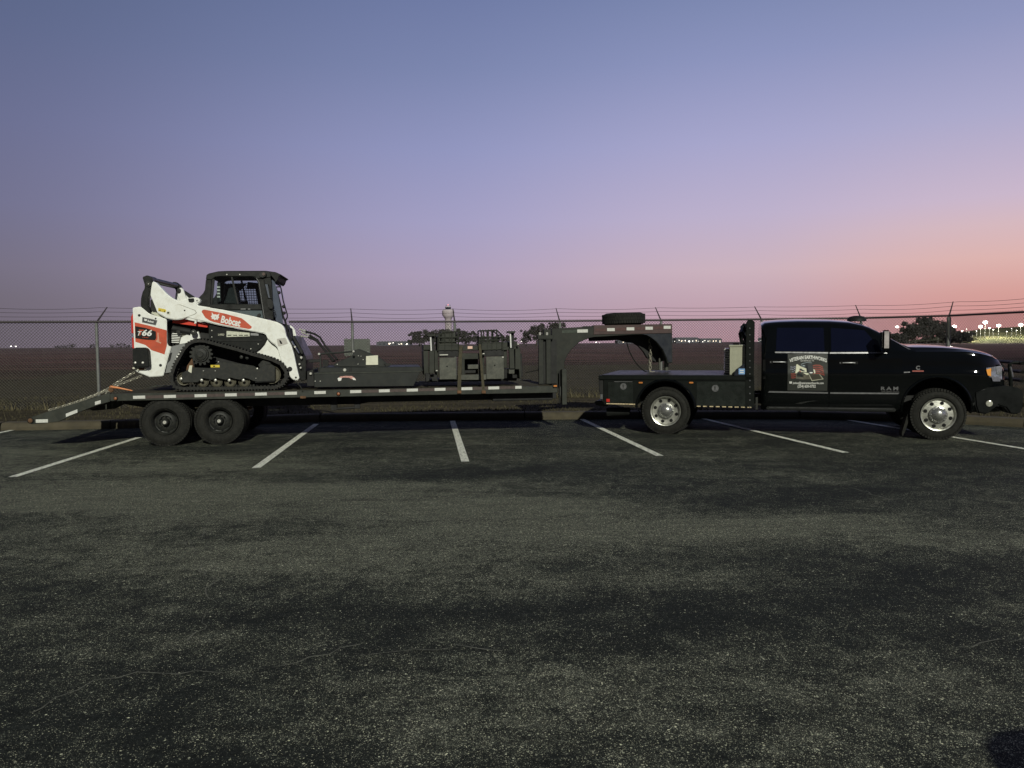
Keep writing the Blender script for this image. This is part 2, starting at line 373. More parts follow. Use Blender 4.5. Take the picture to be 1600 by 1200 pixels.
m_conc = mat('stained_curb_concrete', (.066, .055, .033), .85, var=.35, scale=3, dirt=(.05, .042, .03), dirt_amt=.7, bump=.3)
def hazed_fieldmat():
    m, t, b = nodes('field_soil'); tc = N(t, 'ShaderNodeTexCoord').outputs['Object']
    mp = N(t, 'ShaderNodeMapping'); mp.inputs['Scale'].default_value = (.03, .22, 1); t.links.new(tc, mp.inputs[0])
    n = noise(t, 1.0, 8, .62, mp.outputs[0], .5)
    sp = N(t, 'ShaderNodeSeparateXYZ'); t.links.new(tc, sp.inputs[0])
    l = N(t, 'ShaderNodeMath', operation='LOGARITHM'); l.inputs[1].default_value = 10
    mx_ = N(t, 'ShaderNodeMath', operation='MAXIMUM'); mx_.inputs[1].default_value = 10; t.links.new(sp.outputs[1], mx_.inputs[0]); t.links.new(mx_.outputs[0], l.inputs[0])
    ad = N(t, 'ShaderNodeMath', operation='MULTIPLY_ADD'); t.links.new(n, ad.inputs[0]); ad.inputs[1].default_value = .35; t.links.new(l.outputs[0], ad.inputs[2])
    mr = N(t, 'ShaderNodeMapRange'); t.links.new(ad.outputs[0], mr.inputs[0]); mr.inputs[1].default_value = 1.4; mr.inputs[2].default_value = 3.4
    haze_zone = cramp(t, mr.outputs[0], [(0, (.048, .045, .027)), (.17, (.046, .040, .028)), (.24, (.046, .030, .027)), (.36, (.074, .040, .044)), (.5, (.088, .052, .057)), (.62, (.092, .060, .069)), (1, (.095, .070, .084))])  # soil tones turn purple and paler with distance: haze painted into the colour
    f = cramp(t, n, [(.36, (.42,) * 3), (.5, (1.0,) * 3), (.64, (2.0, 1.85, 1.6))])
    col = mixn(t, 1.0, haze_zone, f, 'MULTIPLY'); f2 = cramp(t, noise(t, 2.5, 6, .75, tc), [(.3, (.5,) * 3), (.7, (1.6,) * 3)])
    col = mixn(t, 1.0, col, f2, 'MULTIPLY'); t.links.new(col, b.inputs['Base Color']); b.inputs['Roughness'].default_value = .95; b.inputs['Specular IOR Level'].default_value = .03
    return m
m_hazed_field = hazed_fieldmat()
m_field_ = soil('field_soil', [(.30, (.020, .016, .014)), (.45, (.034, .027, .022)), (.58, (.050, .036, .034)), (.75, (.070, .055, .045))], .02, .11)
m_verge = soil('verge_soil', [(.3, (.030, .026, .016)), (.5, (.050, .043, .028)), (.7, (.075, .062, .040))], .25, 1.2)
# verge behind the curb, then the field out to the horizon
vp = [(p.x, p.y + .30) for p in curb_pts]
b = MB(); NR = 6
rows = []
for k, (off, z) in enumerate(((0, .13), (2.5, .15), (6.5, .10), (16, .05), (40, .0))):
    rows.append([b.bm.verts.new((x * (1 + off * .02), y + off, z)) for x, y in vp])
for a, c in zip(rows, rows[1:]):
    for i in range(len(a) - 1): b.bm.faces.new((a[i], a[i + 1], c[i + 1], c[i]))
o = b.build('grass_verge', m_verge); o['kind'] = 'structure'
sheet('field', [(-5000, -200), (5000, -200), (5000, 7000), (-5000, 7000)], -.06, m_hazed_field)
# curb in cast lengths
curb = bpy.data.objects.new('curb', None); COL.objects.link(curb); curb['kind'] = 'structure'
def along(pts, step):
    out = []; 
    for a, c in zip(pts, pts[1:]):
        L = (c - a).length; n = max(1, int(round(L / step)))
        for i in range(n): out.append((a.lerp(c, i / n), a.lerp(c, (i + 1) / n)))
    return out
for a, c in along(curb_pts, 3.0):
    t = (c - a).normalized(); nn = Vector((-t.y, t.x, 0)); a2, c2 = a + t * .012, c - t * .012
    prof = [(-.0, -.02), (.0, .06), (.025, .125), (.06, .15), (.30, .155), (.30, -.02)]
    mb = MB(); A = [mb.bm.verts.new(a2 + nn * u + Vector((0, 0, z))) for u, z in prof]; B = [mb.bm.verts.new(c2 + nn * u + Vector((0, 0, z))) for u, z in prof]
    mb.bm.faces.new(A); mb.bm.faces.new(B[::-1])
    for i in range(len(prof)): j = (i + 1) % len(prof); mb.bm.faces.new((A[i], A[j], B[j], B[i]))
    mb.build('curb_length', m_conc, curb)
# painted bay lines
LINES = [((-60, 689), (22, 672)), ((20, 746), (217, 684)), ((400, 732), (494, 663)), ((727, 722), (707, 658)), ((1031, 713), (908, 655)),
         ((1322, 708), (1088, 652)), ((1700, 718), (1290, 651)), ((1990, 716), (1560, 662))]
for (a, c) in LINES:
    A, B = ground(*a), ground(*c); t = (B - A).normalized(); nn = Vector((t.y, -t.x, 0)) * .055
    sheet('parking_line', [((A + nn).x, (A + nn).y), ((B + nn).x, (B + nn).y), ((B - nn).x, (B - nn).y), ((A - nn).x, (A - nn).y)], .008, m_line)
m_crack = mat('filled_crack', (.13, .13, .105), .9, var=.5, scale=12)
CR = [[(60, 1115), (100, 1090), (155, 1062), (230, 1050), (330, 1048), (400, 1046), (440, 1040), (490, 1025), (540, 1012), (585, 997)],
      [(585, 1020), (650, 1012), (740, 1010), (800, 1020)],
      [(1090, 683), (1100, 695), (1155, 703), (1210, 720), (1250, 738), (1330, 762), (1400, 785), (1480, 815)],
      [(740, 712), (860, 708), (960, 705), (1060, 703)], [(1010, 840), (1080, 823), (1150, 815)], [(1010, 838), (1060, 843), (1100, 838)],
      [(325, 825), (297, 850), (300, 868), (325, 895), (332, 930), (325, 965), (290, 1010)], [(150, 893), (215, 889), (300, 884)], [(1500, 1010), (1560, 1000), (1640, 996)]]
for c in CR:
    pts = [ground(*p) for p in c]; fine = []
    for a, d in zip(pts, pts[1:]):
        n = max(2, int((d - a).length / .07))
        for i in range(n): fine.append(a.lerp(d, i / n) + Vector((random.gauss(0, .011) + .03 * math.sin(i * 1.3 + d.x), random.gauss(0, .011) + .03 * math.sin(i * .9 + a.y), 0)))
    mb = MB(); prev = None
    for i, p in enumerate(fine):
        w = (.0018 + .0045 * random.random()) * (1 if math.sin(i * .37) > -.55 else .25); tt = (fine[min(i + 1, len(fine) - 1)] - fine[max(0, i - 1)]).normalized(); nn = Vector((-tt.y, tt.x, 0)) * w
        q = (mb.bm.verts.new((p.x + nn.x, p.y + nn.y, .004)), mb.bm.verts.new((p.x - nn.x, p.y - nn.y, .004)))
        if prev: mb.bm.faces.new((prev[0], q[0], q[1], prev[1]))
        prev = q
    o = mb.build('pavement_crack', m_crack); o['kind'] = 'structure'

# bin shape added out of view beside the camera to cast a shadow
bn_ = thing('added_shadow_bin', 'round topped bin shape added out of view beside the camera to cast the rounded shadow', 'shadow caster', (2.45, .78, 0))
MB().lathe((0, 0, 0), [(0, .34), (.04, .38), (.74, .41), (.78, .42)], 28, 'z').build('bin_body', m_rail, bn_, smooth=True)
MB().lathe((0, 0, 0), [(.781, .42), (.84, .425), (.98, .39), (1.10, .28), (1.17, .13), (1.185, .01)], 28, 'z').build('domed_lid', m_bplast, bn_, smooth=True)
MB().box(-.14, .14, -.45, -.41, .84, .98).build('push_flap', m_galv, bn_, bevel=.01)
# dry grass
m_grass = mat('dry_grass', (.062, .054, .026), .95, var=.5, scale=1.2)
def verge_y(x):
    pts = vp
    for (x0, y0), (x1, y1) in zip(pts, pts[1:]):
        if x0 <= x <= x1: return y0 + (y1 - y0) * (x - x0) / (x1 - x0)
    return pts[0][1] if x < pts[0][0] else pts[-1][1]
V, Fc = [], []
def blade(x, y, z, h):
    a = random.random() * 2 * PI; w = .008 + random.random() * .008; l = h * .6
    i = len(V); dx, dy = math.cos(a) * w, math.sin(a) * w; b2 = random.random() * 2 * PI
    V.extend([(x - dx, y - dy, z), (x + dx, y + dy, z), (x + math.cos(b2) * l, y + math.sin(b2) * l, z + h)]); Fc.append((i, i + 1, i + 2))
rg = random.Random(3)
for i in range(42000):
    x = rg.uniform(-16, 18); y = verge_y(x) + .05 + rg.random() ** 1.3 * 9
    clump = math.sin(x * 2.1 + math.sin(y * 3)) + math.sin(y * 2.7 + x * .7)
    if clump < rg.uniform(-2, 1.2): continue
    blade(x, y, .12, rg.uniform(.02, .09))
me = bpy.data.meshes.new('verge_grass'); me.from_pydata(V, [], Fc); me.materials.append(m_grass)
o = bpy.data.objects.new('verge_grass', me); COL.objects.link(o); o['kind'] = 'stuff'; tag(o, 'short dry grass growing between curb and chain link fence', 'grass')
V, Fc = [], []
for i in range(30000):
    y = 23 + rg.random() ** 2 * 110; x = rg.uniform(-1, 1) * (10 + y * .75)
    blade(x, y, -.06, rg.uniform(.05, .12) * (1 + y * .008))
me = bpy.data.meshes.new('field_grass'); me.from_pydata(V, [], Fc); me.materials.append(mat('field_grass_brown', (.045, .035, .026), .95, var=.5, scale=.3))
o = bpy.data.objects.new('field_grass', me); COL.objects.link(o); o['kind'] = 'stuff'; tag(o, 'rough brown grass covering the open airfield beyond the fence', 'grass')

# ------------------------------------------------------------------ far things: trees, tower, buildings, lamps
m_leaf = mat('far_foliage', (.036, .034, .034), .95, var=.5, scale=.25)
m_bark = mat('bark', (.05, .04, .03), .95, var=.3, scale=1)
def tree(px, D, top_py, wpx, label, n=900, seed=0, trunkfrac=.22, cat='tree', name='tree', group='trees beyond the airfield'):
    r = random.Random(seed + int(px * 7)); base = atdist(px, 540, D); base.z = -.06
    ztop = atdist(px, top_py, D).z; W = wpx / FL * D; H = ztop + .06
    root = thing(name, label, cat, base, 0, group)
    tb = MB(); tb.tube([(0, 0, 0), (W * .02, 0, H * .25), (-W * .02, 0, H * .7)], W * .035, 7, W * .012)
    tb.build('trunk', m_bark, root)
    Vv, Ff = [], []
    lobes = [(r.uniform(-.32, .32) * W, r.uniform(-.3, .3) * W, H * r.uniform(trunkfrac + .18, .80), r.uniform(.16, .27)) for _ in range(7)] + [(q[0] * W, q[1] * W, H * q[2], q[3]) for q in ((r.uniform(-.46, .46), r.uniform(-.3, .3), r.uniform(.35, .93), r.uniform(.07, .14)) for _ in range(16))] + [(r.uniform(-.1, .1) * W, 0, H * .80, .20), (-.12 * W, 0, H * .45, .27), (.14 * W, 0, H * .42, .27)]
    for k in range(n):
        lx, ly, lz, lr = r.choice(lobes)
        while True:
            u = Vector((r.uniform(-1, 1), r.uniform(-1, 1), r.uniform(-1, 1)))
            if u.length < 1: break
        u = u * (0.70 + .55 * r.random() ** 2)
        c = Vector((lx + u.x * lr * W, ly + u.y * lr * W, lz + u.z * lr * min(W, H * 1.1)))
        c.z = max(c.z, H * trunkfrac * .5 * r.random() + .1); c.z = min(c.z, H)
        s = W * r.uniform(.022, .055)
        a = Vector((r.gauss(0, 1), r.gauss(0, 1), r.gauss(0, 1))).normalized(); q = a.orthogonal().normalized(); w2 = a.cross(q)
        i = len(Vv); Vv += [tuple(c + q * s), tuple(c + w2 * s * .7), tuple(c - q * s), tuple(c - w2 * s * .7)]; Ff.append((i, i + 1, i + 2, i + 3))
    me = bpy.data.meshes.new('crown'); me.from_pydata(Vv, [], Ff); me.materials.append(m_leaf)
    c = bpy.data.objects.new('crown', me); COL.objects.link(c); c.parent = root; c['kind'] = 'stuff'
    return root
T = [(655, 620, 518, 34, 'leftmost dense tree of the far clump left of the control tower'), (680, 640, 515, 34, 'dense far tree just left of the control tower base'), (704, 650, 514, 36, 'dense far tree standing in front of the control tower shaft'),
     (728, 640, 517, 32, 'lower far tree just right of the control tower'), (752, 660, 524, 26, 'small far tree behind the first step cage'), (773, 660, 526, 24, 'small far tree between the two step cages'), (796, 660, 524, 26, 'small far tree behind the right step cage'),
     (822, 480, 515, 20, 'narrow far tree left of the two tall trees near the trailer neck'), (838, 470, 506, 32, 'tall far tree with ragged crown left of the trailer neck'), (862, 470, 502, 40, 'tallest far tree rising behind the foot of the trailer neck'),
     (1424, 330, 503, 40, 'far tree with feathery crown above the truck hood, leftmost of three'), (1446, 330, 495, 42, 'tallest far tree above the truck hood'), (1474, 330, 501, 38, 'far tree beside the fence post behind the truck hood'),
     (1500, 330, 518, 40, 'low rounded bush right of the trees behind the truck hood'), (1404, 330, 521, 34, 'low bush left of the trees behind the truck hood')]
for a in T: tree(a[0], a[1], a[2], a[3], a[4], n=3200 if a[0] > 1300 else 2000, trunkfrac=.08)
for px, py, w in ((93, 539.5, 14), (103, 538.5, 10), (112, 536.5, 16), (147, 537.5, 14), (176, 537, 10), (188, 535.5, 14), (198, 537, 12)):
    tree(px, 700, py, w, 'small bush on the dark left horizon, ' + {93: 'leftmost of the row', 103: 'second of the row from the left', 112: 'roundest one right of the gap', 147: 'just left of the fence post', 176: 'right of the fence post', 188: 'tallest one near the loader rear', 198: 'nearest to the loader rear'}[px], n=260, trunkfrac=.05, cat='bush', name='bush', group='bushes on the left horizon')
# control tower
m_tower = mat('tower_concrete', (.46, .40, .42), .8, var=.12, scale=.1)
m_tband = mat('tower_glass_band', (.03, .035, .05), .1, var=.1, scale=.2)
D = 1200; base = atdist(701, 545, D); base.z = 0; k = D / FL
tw = thing('control_tower', 'tall pale airport control tower with round head on the horizon', 'tower', base)
zt = lambda py: atdist(701, py, D).z
MB().lathe((0, 0, 0), [(0, 5.4 * k), (zt(500), 5.1 * k)], 24, 'z').build('shaft', m_tower, tw, smooth=True)
for i in range(5): MB().box(-.5, .5, -5.2 * k, -4.4 * k, zt(532 - i * 6), zt(530 - i * 6)).build('slit_window', m_tband, tw)
MB().lathe((0, 0, 0), [(zt(500), 4.6 * k), (zt(496), 6.6 * k), (zt(492.5), 9.3 * k), (zt(486), 9.6 * k), (zt(483.5), 7.4 * k)], 24, 'z').build('head', m_tower, tw, smooth=True)
MB().lathe((0, 0, 0), [(zt(483.5), 4.2 * k), (zt(480), 4.6 * k)], 16, 'z').build('cab_window_band', m_tband, tw, smooth=True)
MB().lathe((0, 0, 0), [(zt(480), 5 * k), (zt(478.8), 4.2 * k)], 16, 'z').build('roof', m_tower, tw)
for s in (-1, 0, 1): MB().cyl((s * 3 * k, 0, zt(479)), (s * 3 * k, 0, zt(476)), .4 * k, seg=6).build('antenna', m_tband, tw)
m_lampw = mat('lit_white_lamp', (1, .95, .85), .5, var=0, emit=4)
m_lampb = mat('bright_white_lamp', (1, .97, .85), .5, var=0, emit=16)
m_pole = mat('lamp_pole_steel', (.1, .1, .1), .6, var=.1)
MB().ball((0, 0, zt(476.4)), .9).build('beacon', mat('red_beacon', (1, .3, .25), .5, var=0, emit=.9), tw)
MB().ball((-.5 * k, -8.4 * k, zt(489.5)), 1.0, sx=1.6).build('lit_window', mat('tower_window_light', (1, .9, .8), .5, var=0, emit=1.5), tw)
m_hang = mat('hangar_wall', (.10, .105, .13), .8, var=.2, scale=.02)
m_hroof = mat('hangar_roof', (.14, .14, .17), .7, var=.15, scale=.03)
m_lit = mat('lit_window_glass', (1, .82, .62), .5, var=0, emit=1.6)
def building(x0, x1, py, D, label, nwin=6, gable=True):
    A, B = atdist(x0, 530, D), atdist(x1, 530, D); z = atdist((x0 + x1) / 2, py, D).z; w = B.x - A.x
    t = thing('airport_building', label, 'building', ((A.x + B.x) / 2, D, -.06), 0, 'airport buildings on the horizon')
    MB().box(-w / 2, w / 2, 0, 40, 0, z * .8).build('wall', m_hang, t)
    MB().prism([(-w / 2 - 1, z * .8), (w / 2 + 1, z * .8), (w / 2 - w * .12, z), (-w / 2 + w * .12, z)], -1, 41).build('roof', m_hroof, t)
    for i in range(nwin):
        x = -w / 2 + w * (i + .5 + random.uniform(-.25, .25)) / nwin
        MB().box(x - w * .02, x + w * .02, -.5, -.05, z * .25, z * .5).build('window', m_lit if random.random() < .6 else m_tband, t)
for a in ((588, 640, 533, 1500, 'low lit building on the horizon behind the brush cutter'), (965, 1000, 531, 1500, 'low long building on the horizon left of the trailer neck opening'), (1002, 1052, 529, 1500, 'wide low terminal on the horizon behind the coupler box'),
          (1056, 1092, 527, 1500, 'wide hazy hangar on the horizon just right of the coupler'), (1094, 1128, 528.5, 1500, 'low hazy hangar on the horizon left of the headache rack'), (840, 872, 531, 1500, 'low building on the horizon under the two tall trees'), (1384, 1412, 521, 900, 'far building above the truck mirror')):
    building(*a)
# the lamp-lit embankment on the right
b = MB(); E0 = 380
prof = [(1488, 531), (1500, 527), (1512, 520), (1530, 514.5), (1560, 512.5), (1600, 510), (1680, 508), (1800, 512)]
top = [b.bm.verts.new(atdist(a, c, E0)) for a, c in prof]
bot = [b.bm.verts.new(Vector((v.co.x * .93, E0 - 45, -.1))) for v in top]; bk = [b.bm.verts.new(Vector((v.co.x, E0 + 80, -.1))) for v in top]
for r1, r2 in ((bot, top), (top, bk)):
    for i in range(len(r1) - 1): b.bm.faces.new((r1[i], r1[i + 1], r2[i + 1], r2[i]))
b.build('embankment', soil('embankment_grass', [(.35, (.035, .04, .022)), (.5, (.09, .09, .05)), (.65, (.17, .16, .09))], .09, .06, 1.0), kind='structure')
def mast(px, py, D, r, label, group, m=m_lampw):
    p = atdist(px, py, D); t = thing('light_mast', label, 'light mast', (p.x, D, -.06), 0, group)
    MB().cyl((0, 0, 0), (0, 0, p.z), .10, .07, 6).build('pole', m_pole, t)
    MB().ball((0, 0, p.z), r * .8, sx=1.2, sz=.85).build('lamp_head', m, t)
for px, py, s, l in ((1402, 510.5, .62, 'bright yard light above the truck mirror'), (1417, 513.5, .40, 'yard light against the left edge of the far trees'), (1466, 508, .45, 'yard light shining in front of the far tree crown'),
                     (1491, 510, .95, 'bright yard light just right of the hood fence post'), (1504, 517, .40, 'small yard light low beside the rounded bush'), (1532, 510, .85, 'lower of the paired bright yard lights over the embankment'),
                     (1539.5, 503.5, 1.0, 'highest bright yard light over the embankment'), (1546, 512.5, .45, 'dim yard light between the pair and the next bright one'), (1560.5, 508.5, .9, 'bright yard light over the middle of the embankment'), (1595, 507.5, 1.0, 'bright yard light at the right edge of the picture')):
    mast(px, py, 350, s, l, 'yard lights over the airport apron', m_lampb if s > .5 else m_lampw)
    if s > .8:
        q = atdist(px, py, 350); pd = bpy.data.lights.new('yard_light_glow', 'POINT'); pd.energy = 9000; pd.color = (1, .95, .72); pd.shadow_soft_size = .6
        po = bpy.data.objects.new('yard_light_glow', pd); COL.objects.link(po); po.location = (q.x, 348.0, q.z - .5)
rg = random.Random(11)
for i in range(34):
    px = rg.choice((rg.uniform(985, 1130), rg.uniform(1060, 1128), rg.uniform(925, 985), rg.uniform(600, 640)))
    py = 540 - (px - 600) * .0087 - rg.uniform(1, 4.5)
    mast(px, py, 1450, rg.uniform(.5, 1.15), 'tiny white apron light far off among others on the horizon', 'apron lights on the horizon')
for i, px in enumerate((1386, 1391, 1397, 1408, 1421, 1431, 1510, 1514, 1519, 1526, 1552, 1573, 1581, 1588)):
    mast(px, (524, 519, 526, 521, 516, 524, 514, 519, 523, 517, 515, 518, 513, 516)[i], 352, .24 + .05 * (i % 3), ('%s of six small yard lights between truck mirror and trees' % ('leftmost', 'second', 'third', 'fourth', 'fifth', 'rightmost')[i] if px < 1440 else '%s of eight small yard lights along the lit embankment' % ('leftmost', 'second', 'third', 'fourth', 'fifth', 'sixth', 'seventh', 'rightmost')[i - 6]), 'small yard lights on the right')
for px, w_ in ((866, 'rightmost'), (858, 'second from the right'), (846, 'third from the right'), (815, 'leftmost')):
    mast(px, 533.5, 1000, .9, w_ + ' of four small lights low under the far trees', 'lights under the far trees')
for px, l in ((17.5, 'left one of two tiny lights on the far left horizon'), (24.5, 'right one of two tiny lights on the far left horizon')):
    mast(px, 541, 600, .55, l, 'pair of lights on the left horizon')

# ------------------------------------------------------------------ chain link fence
FENCE = [(-260, 41.5), (-30, 40.5), (152, 39.5), (352, 38.2), (551, 36), (711, 35), (875, 34.5), (1033, 34.5), (1190, 34.5), (1345, 35.0), (1482, 37.5), (1640, 44), (1850, 52)]
FH = 2.2
posts = []
for px, up in FENCE:
    horizon = 537 - (px - 800) * .0087
    p = atdist(px, horizon, (FH - 1.6) * FL / up); p.z = 0; posts.append(p)
fence = thing('chain_link_fence', 'long grey chain link fence topped with barbed wire behind the trailer', 'fence')
inv = -1
for i, p in enumerate(posts):
    a = posts[max(0, i - 1)]; c = posts[min(len(posts) - 1, i + 1)]; t = (c - a).normalized(); nn = Vector((-t.y, t.x, 0))
    MB().cyl((p.x, p.y, 0), (p.x, p.y, FH - .03), .036 if i != 10 else .05, seg=12).build('fence_post', m_galv, fence, smooth=True)
    # outrigger arm, leaning out and a little sideways
    sx = (.16, .16, .16, .12, .0, -.02, -.07, -.10, -.12, -.13, -.10, -.1, -.1)[i]
    q = p + nn * .30 + t * sx
    MB().cyl((p.x, p.y, FH - .02), (q.x, q.y, FH + .36), .022, .012, 6).build('barb_arm', m_raildark, fence)
fine = []
for i in range(len(posts) - 1):
    n = 8
    for k in range(n): fine.append(posts[i].lerp(posts[i + 1], k / n))
fine.append(posts[-1])
MB().tube([(p.x, p.y, FH) for p in fine], .024, 8).build('top_rail', m_raildark, fence)
for k in range(3):
    pts = []; barbs = MB()
    for i in range(len(posts) - 1):
        a = posts[i]; c = posts[i + 1]; t = (c - a).normalized(); nn = Vector((-t.y, t.x, 0)); f = (.38, .68, .97)[k]
        for s in range(10):
            u = s / 10; p = a.lerp(c, u) + nn * .30 * f; z = FH + .36 * f - .03 * 4 * u * (1 - u) * (1 + .5 * math.sin(i * 5 + k)); pts.append((p.x, p.y, z))
    MB().tube(pts, .0042, 4).build('barbed_wire', m_raildark, fence)
# woven wire: two families of diagonals with the top knuckles standing proud
V, Fc = [], []
S = .0525 * 1.414; seglen = [0]
for a, c in zip(posts, posts[1:]): seglen.append(seglen[-1] + (c - a).length)
def onf(s):
    s = max(0, min(seglen[-1] - 1e-4, s))
    for i in range(len(posts) - 1):
        if seglen[i] <= s <= seglen[i + 1]:
            a, c = posts[i], posts[i + 1]; t = (c - a).normalized(); return a.lerp(c, (s - seglen[i]) / (seglen[i + 1] - seglen[i])), Vector((-t.y, t.x, 0))
zb, ztp = .10, FH + .045; n = int(seglen[-1] / S); wr = .0030
for fam in (1, -1):
    for i in range(-32, n + 32):
        s0 = i * S; s1 = s0 + fam * (ztp - zb); s0c, s1c = max(0, min(seglen[-1], s0)), max(0, min(seglen[-1], s1))
        if s0c == s1c: continue
        zz0 = zb + abs(s0c - s0); zz1 = zb + abs(s1c - s0); K = 3; ring = []
        for j in range(K + 1):
            u = j / K; p, nn = onf(s0c + (s1c - s0c) * u); z = zz0 + (zz1 - zz0) * u
            o_ = nn * (.03 + .003 * fam); base_i = len(V)
            V += [(p.x + o_.x, p.y + o_.y - wr, z), (p.x + o_.x + wr, p.y + o_.y + wr, z - wr * fam), (p.x + o_.x - wr, p.y + o_.y + wr, z + wr * fam)]
            if j:
                q = base_i - 3
                for e in range(3): Fc.append((q + e, q + (e + 1) % 3, base_i + (e + 1) % 3, base_i + e))
me = bpy.data.meshes.new('woven_wire'); me.from_pydata(V, [], Fc); me.materials.append(m_wire)
o = bpy.data.objects.new('woven_wire', me); COL.objects.link(o); o.parent = fence; o['kind'] = 'stuff'
# sign board wired to the far side of the fence
pa, pc = posts[4], posts[5]; t = (pc - pa).normalized(); ang = math.atan2(t.y, t.x)
sb = thing('sign_board', 'blank grey back of a sign hung on the far side of the fence', 'sign', (pa.x, pa.y, 0), ang)
dd = pa.y + .06
x0 = (538 - 551) / FL * dd; x1 = (578 - 551) / FL * dd
MB().box(x0, x1, .10, .115, 1.6 - 17 / FL * dd, 1.6 + 9.5 / FL * dd).build('panel', mat('sign_back', (.17, .185, .165), .5, .3, var=.15, scale=4), sb, bevel=.003)
for xx in (x0 + .06, x1 - .06): MB().box(xx - .015, xx + .015, .06, .098, 1.3, 1.78).build('bracket', m_galv, sb)

# weeds along the fence foot
V, Fc = [], []
rg = random.Random(21)
for i in range(900):
    p, nn = onf(rg.uniform(0, seglen[-1])); hh = rg.uniform(.08, .34) * (1.3 if rg.random() < .2 else .8)
    for k in range(rg.randint(3, 9)):
        x = p.x + rg.gauss(0, .07); y = p.y + rg.gauss(0, .09); a = rg.random() * 2 * PI; w = .006 + rg.random() * .008; l = hh * rg.uniform(.1, .6); b2 = rg.random() * 2 * PI; i0 = len(V)
        V += [(x - math.cos(a) * w, y - math.sin(a) * w, .08), (x + math.cos(a) * w, y + math.sin(a) * w, .08), (x + math.cos(b2) * l, y + math.sin(b2) * l, .08 + hh)]; Fc.append((i0, i0 + 1, i0 + 2))
me = bpy.data.meshes.new('fence_weeds'); me.from_pydata(V, [], Fc); me.materials.append(mat('dry_weed', (.10, .085, .045), .95, var=.5, scale=2))
o = bpy.data.objects.new('fence_weeds', me); COL.objects.link(o); o['kind'] = 'stuff'; tag(o, 'dry weeds growing along the foot of the chain link fence', 'weeds')
# ------------------------------------------------------------------ TRAILER
TA = rad(9)
w0 = ground(258, 697.0)                     # outer face of the rear near tyre
TF = Frame((w0.x + math.sin(TA) * .03, w0.y - math.cos(TA) * .03), TA)   # tyre stands 3 cm inside the deck edge
DZ = .86; DW = 2.56
xl, xr = TF.x(172, 0, 620), TF.x(871, 0, 603)
trailer = thing('gooseneck_trailer', 'long black gooseneck flatbed trailer with dovetail and white tape marks', 'trailer', TF.O, TA)
def tp(mb, name, m, **k): return mb.build(name, m, trailer, **k)
for y0, y1 in ((0, .06), (DW - .06, DW)):
    tp(MB().box(xl, xr, y0, y1, DZ - .115, DZ), 'side_rail', m_rail, bevel=.006)
npl = 12; pw = (DW - .12) / npl
pl = MB().box(xl + .01, xr - .01, 0, pw - .008, DZ - .045, DZ - .008).mesh('plank', m_wood, bevel=.004)
for i in range(npl):
    o = bpy.data.objects.new('plank', pl); COL.objects.link(o); o.parent = trailer; o.location = (0, .062 + i * pw, -.004 + random.uniform(-.002, .002))
tp(MB().box(xr - .05, xr, .062, DW - .062, DZ - .115, DZ - .05), 'end_rail', m_rail)
# long beams
bz0 = TF.z(520, 632, .55); bz1 = TF.z(800, 624, .55)
xb = TF.x(577, .55, 630); xb0 = TF.x(563, .55, 630)
for y in (.55, DW - .67):
    tp(MB().prism([(xl, DZ - .116), (xr + .1, DZ - .116), (xr + .1, bz1), (xb, bz1), (xb0, bz0), (xl + .4, bz0), (xl, DZ - .2)], y, y + .12), 'main_beam', m_frame, bevel=.005)
for i in range(16):
    x = xl + .3 + i * .43
    tp(MB().box(x, x + .045, .062, .548, DZ - .115, DZ - .05), 'cross_member', m_frame)
tp(MB().box(TF.x(768, .3), TF.x(862, .3), .2, .5, TF.z(800, 625.5, .3), DZ - .12), 'drop_box', m_frame, bevel=.01)
tp(MB().box(TF.x(516, .4), TF.x(526, .4), .3, .42, TF.z(520, 641, .35), DZ - .12), 'hanger', m_frame, bevel=.005)
tp(MB().box(TF.x(553, .4), TF.x(562, .4), .3, .42, TF.z(520, 639, .35), DZ - .12), 'hanger', m_frame, bevel=.005)
tp(MB().cyl((TF.x(519, .36), .36, TF.z(520, 639, .35)), (TF.x(560, .36), .36, TF.z(520, 637.5, .35)), .02), 'step_bar', m_frame)
# dovetail and folded ramp tip
dov = [(172, 613.5), (172, 627.5), (150, 634), (118, 646), (92, 659), (50, 663), (43, 660), (41, 655), (58, 648.5), (75, 643)]
for y0 in (0, DW - .06):
    tp(MB().prism(TF.poly(dov, 0), y0, y0 + .06), 'dovetail_rail', m_rail, bevel=.006)
xe, ze = TF.xz(76, 646, 0); xh, zh = xl, DZ - .03; xt, zt_ = TF.xz(44, 654, 0)
for i in range(9):
    f0, f1 = i / 9, (i + .97) / 9
    a = (xh + (xe - xh) * f0, zh + (ze - zh) * f0); c = (xh + (xe - xh) * f1, zh + (ze - zh) * f1)
    tp(MB().prism([a, c, (c[0], c[1] - .05), (a[0], a[1] - .05)], .062, DW - .062), 'ramp_slat', m_trail)
tp(MB().prism([(xe - .02, ze), (xt, zt_), (xt, zt_ - .06), (xe - .02, ze - .08)], .062, DW - .062), 'ramp_tip', m_trail)
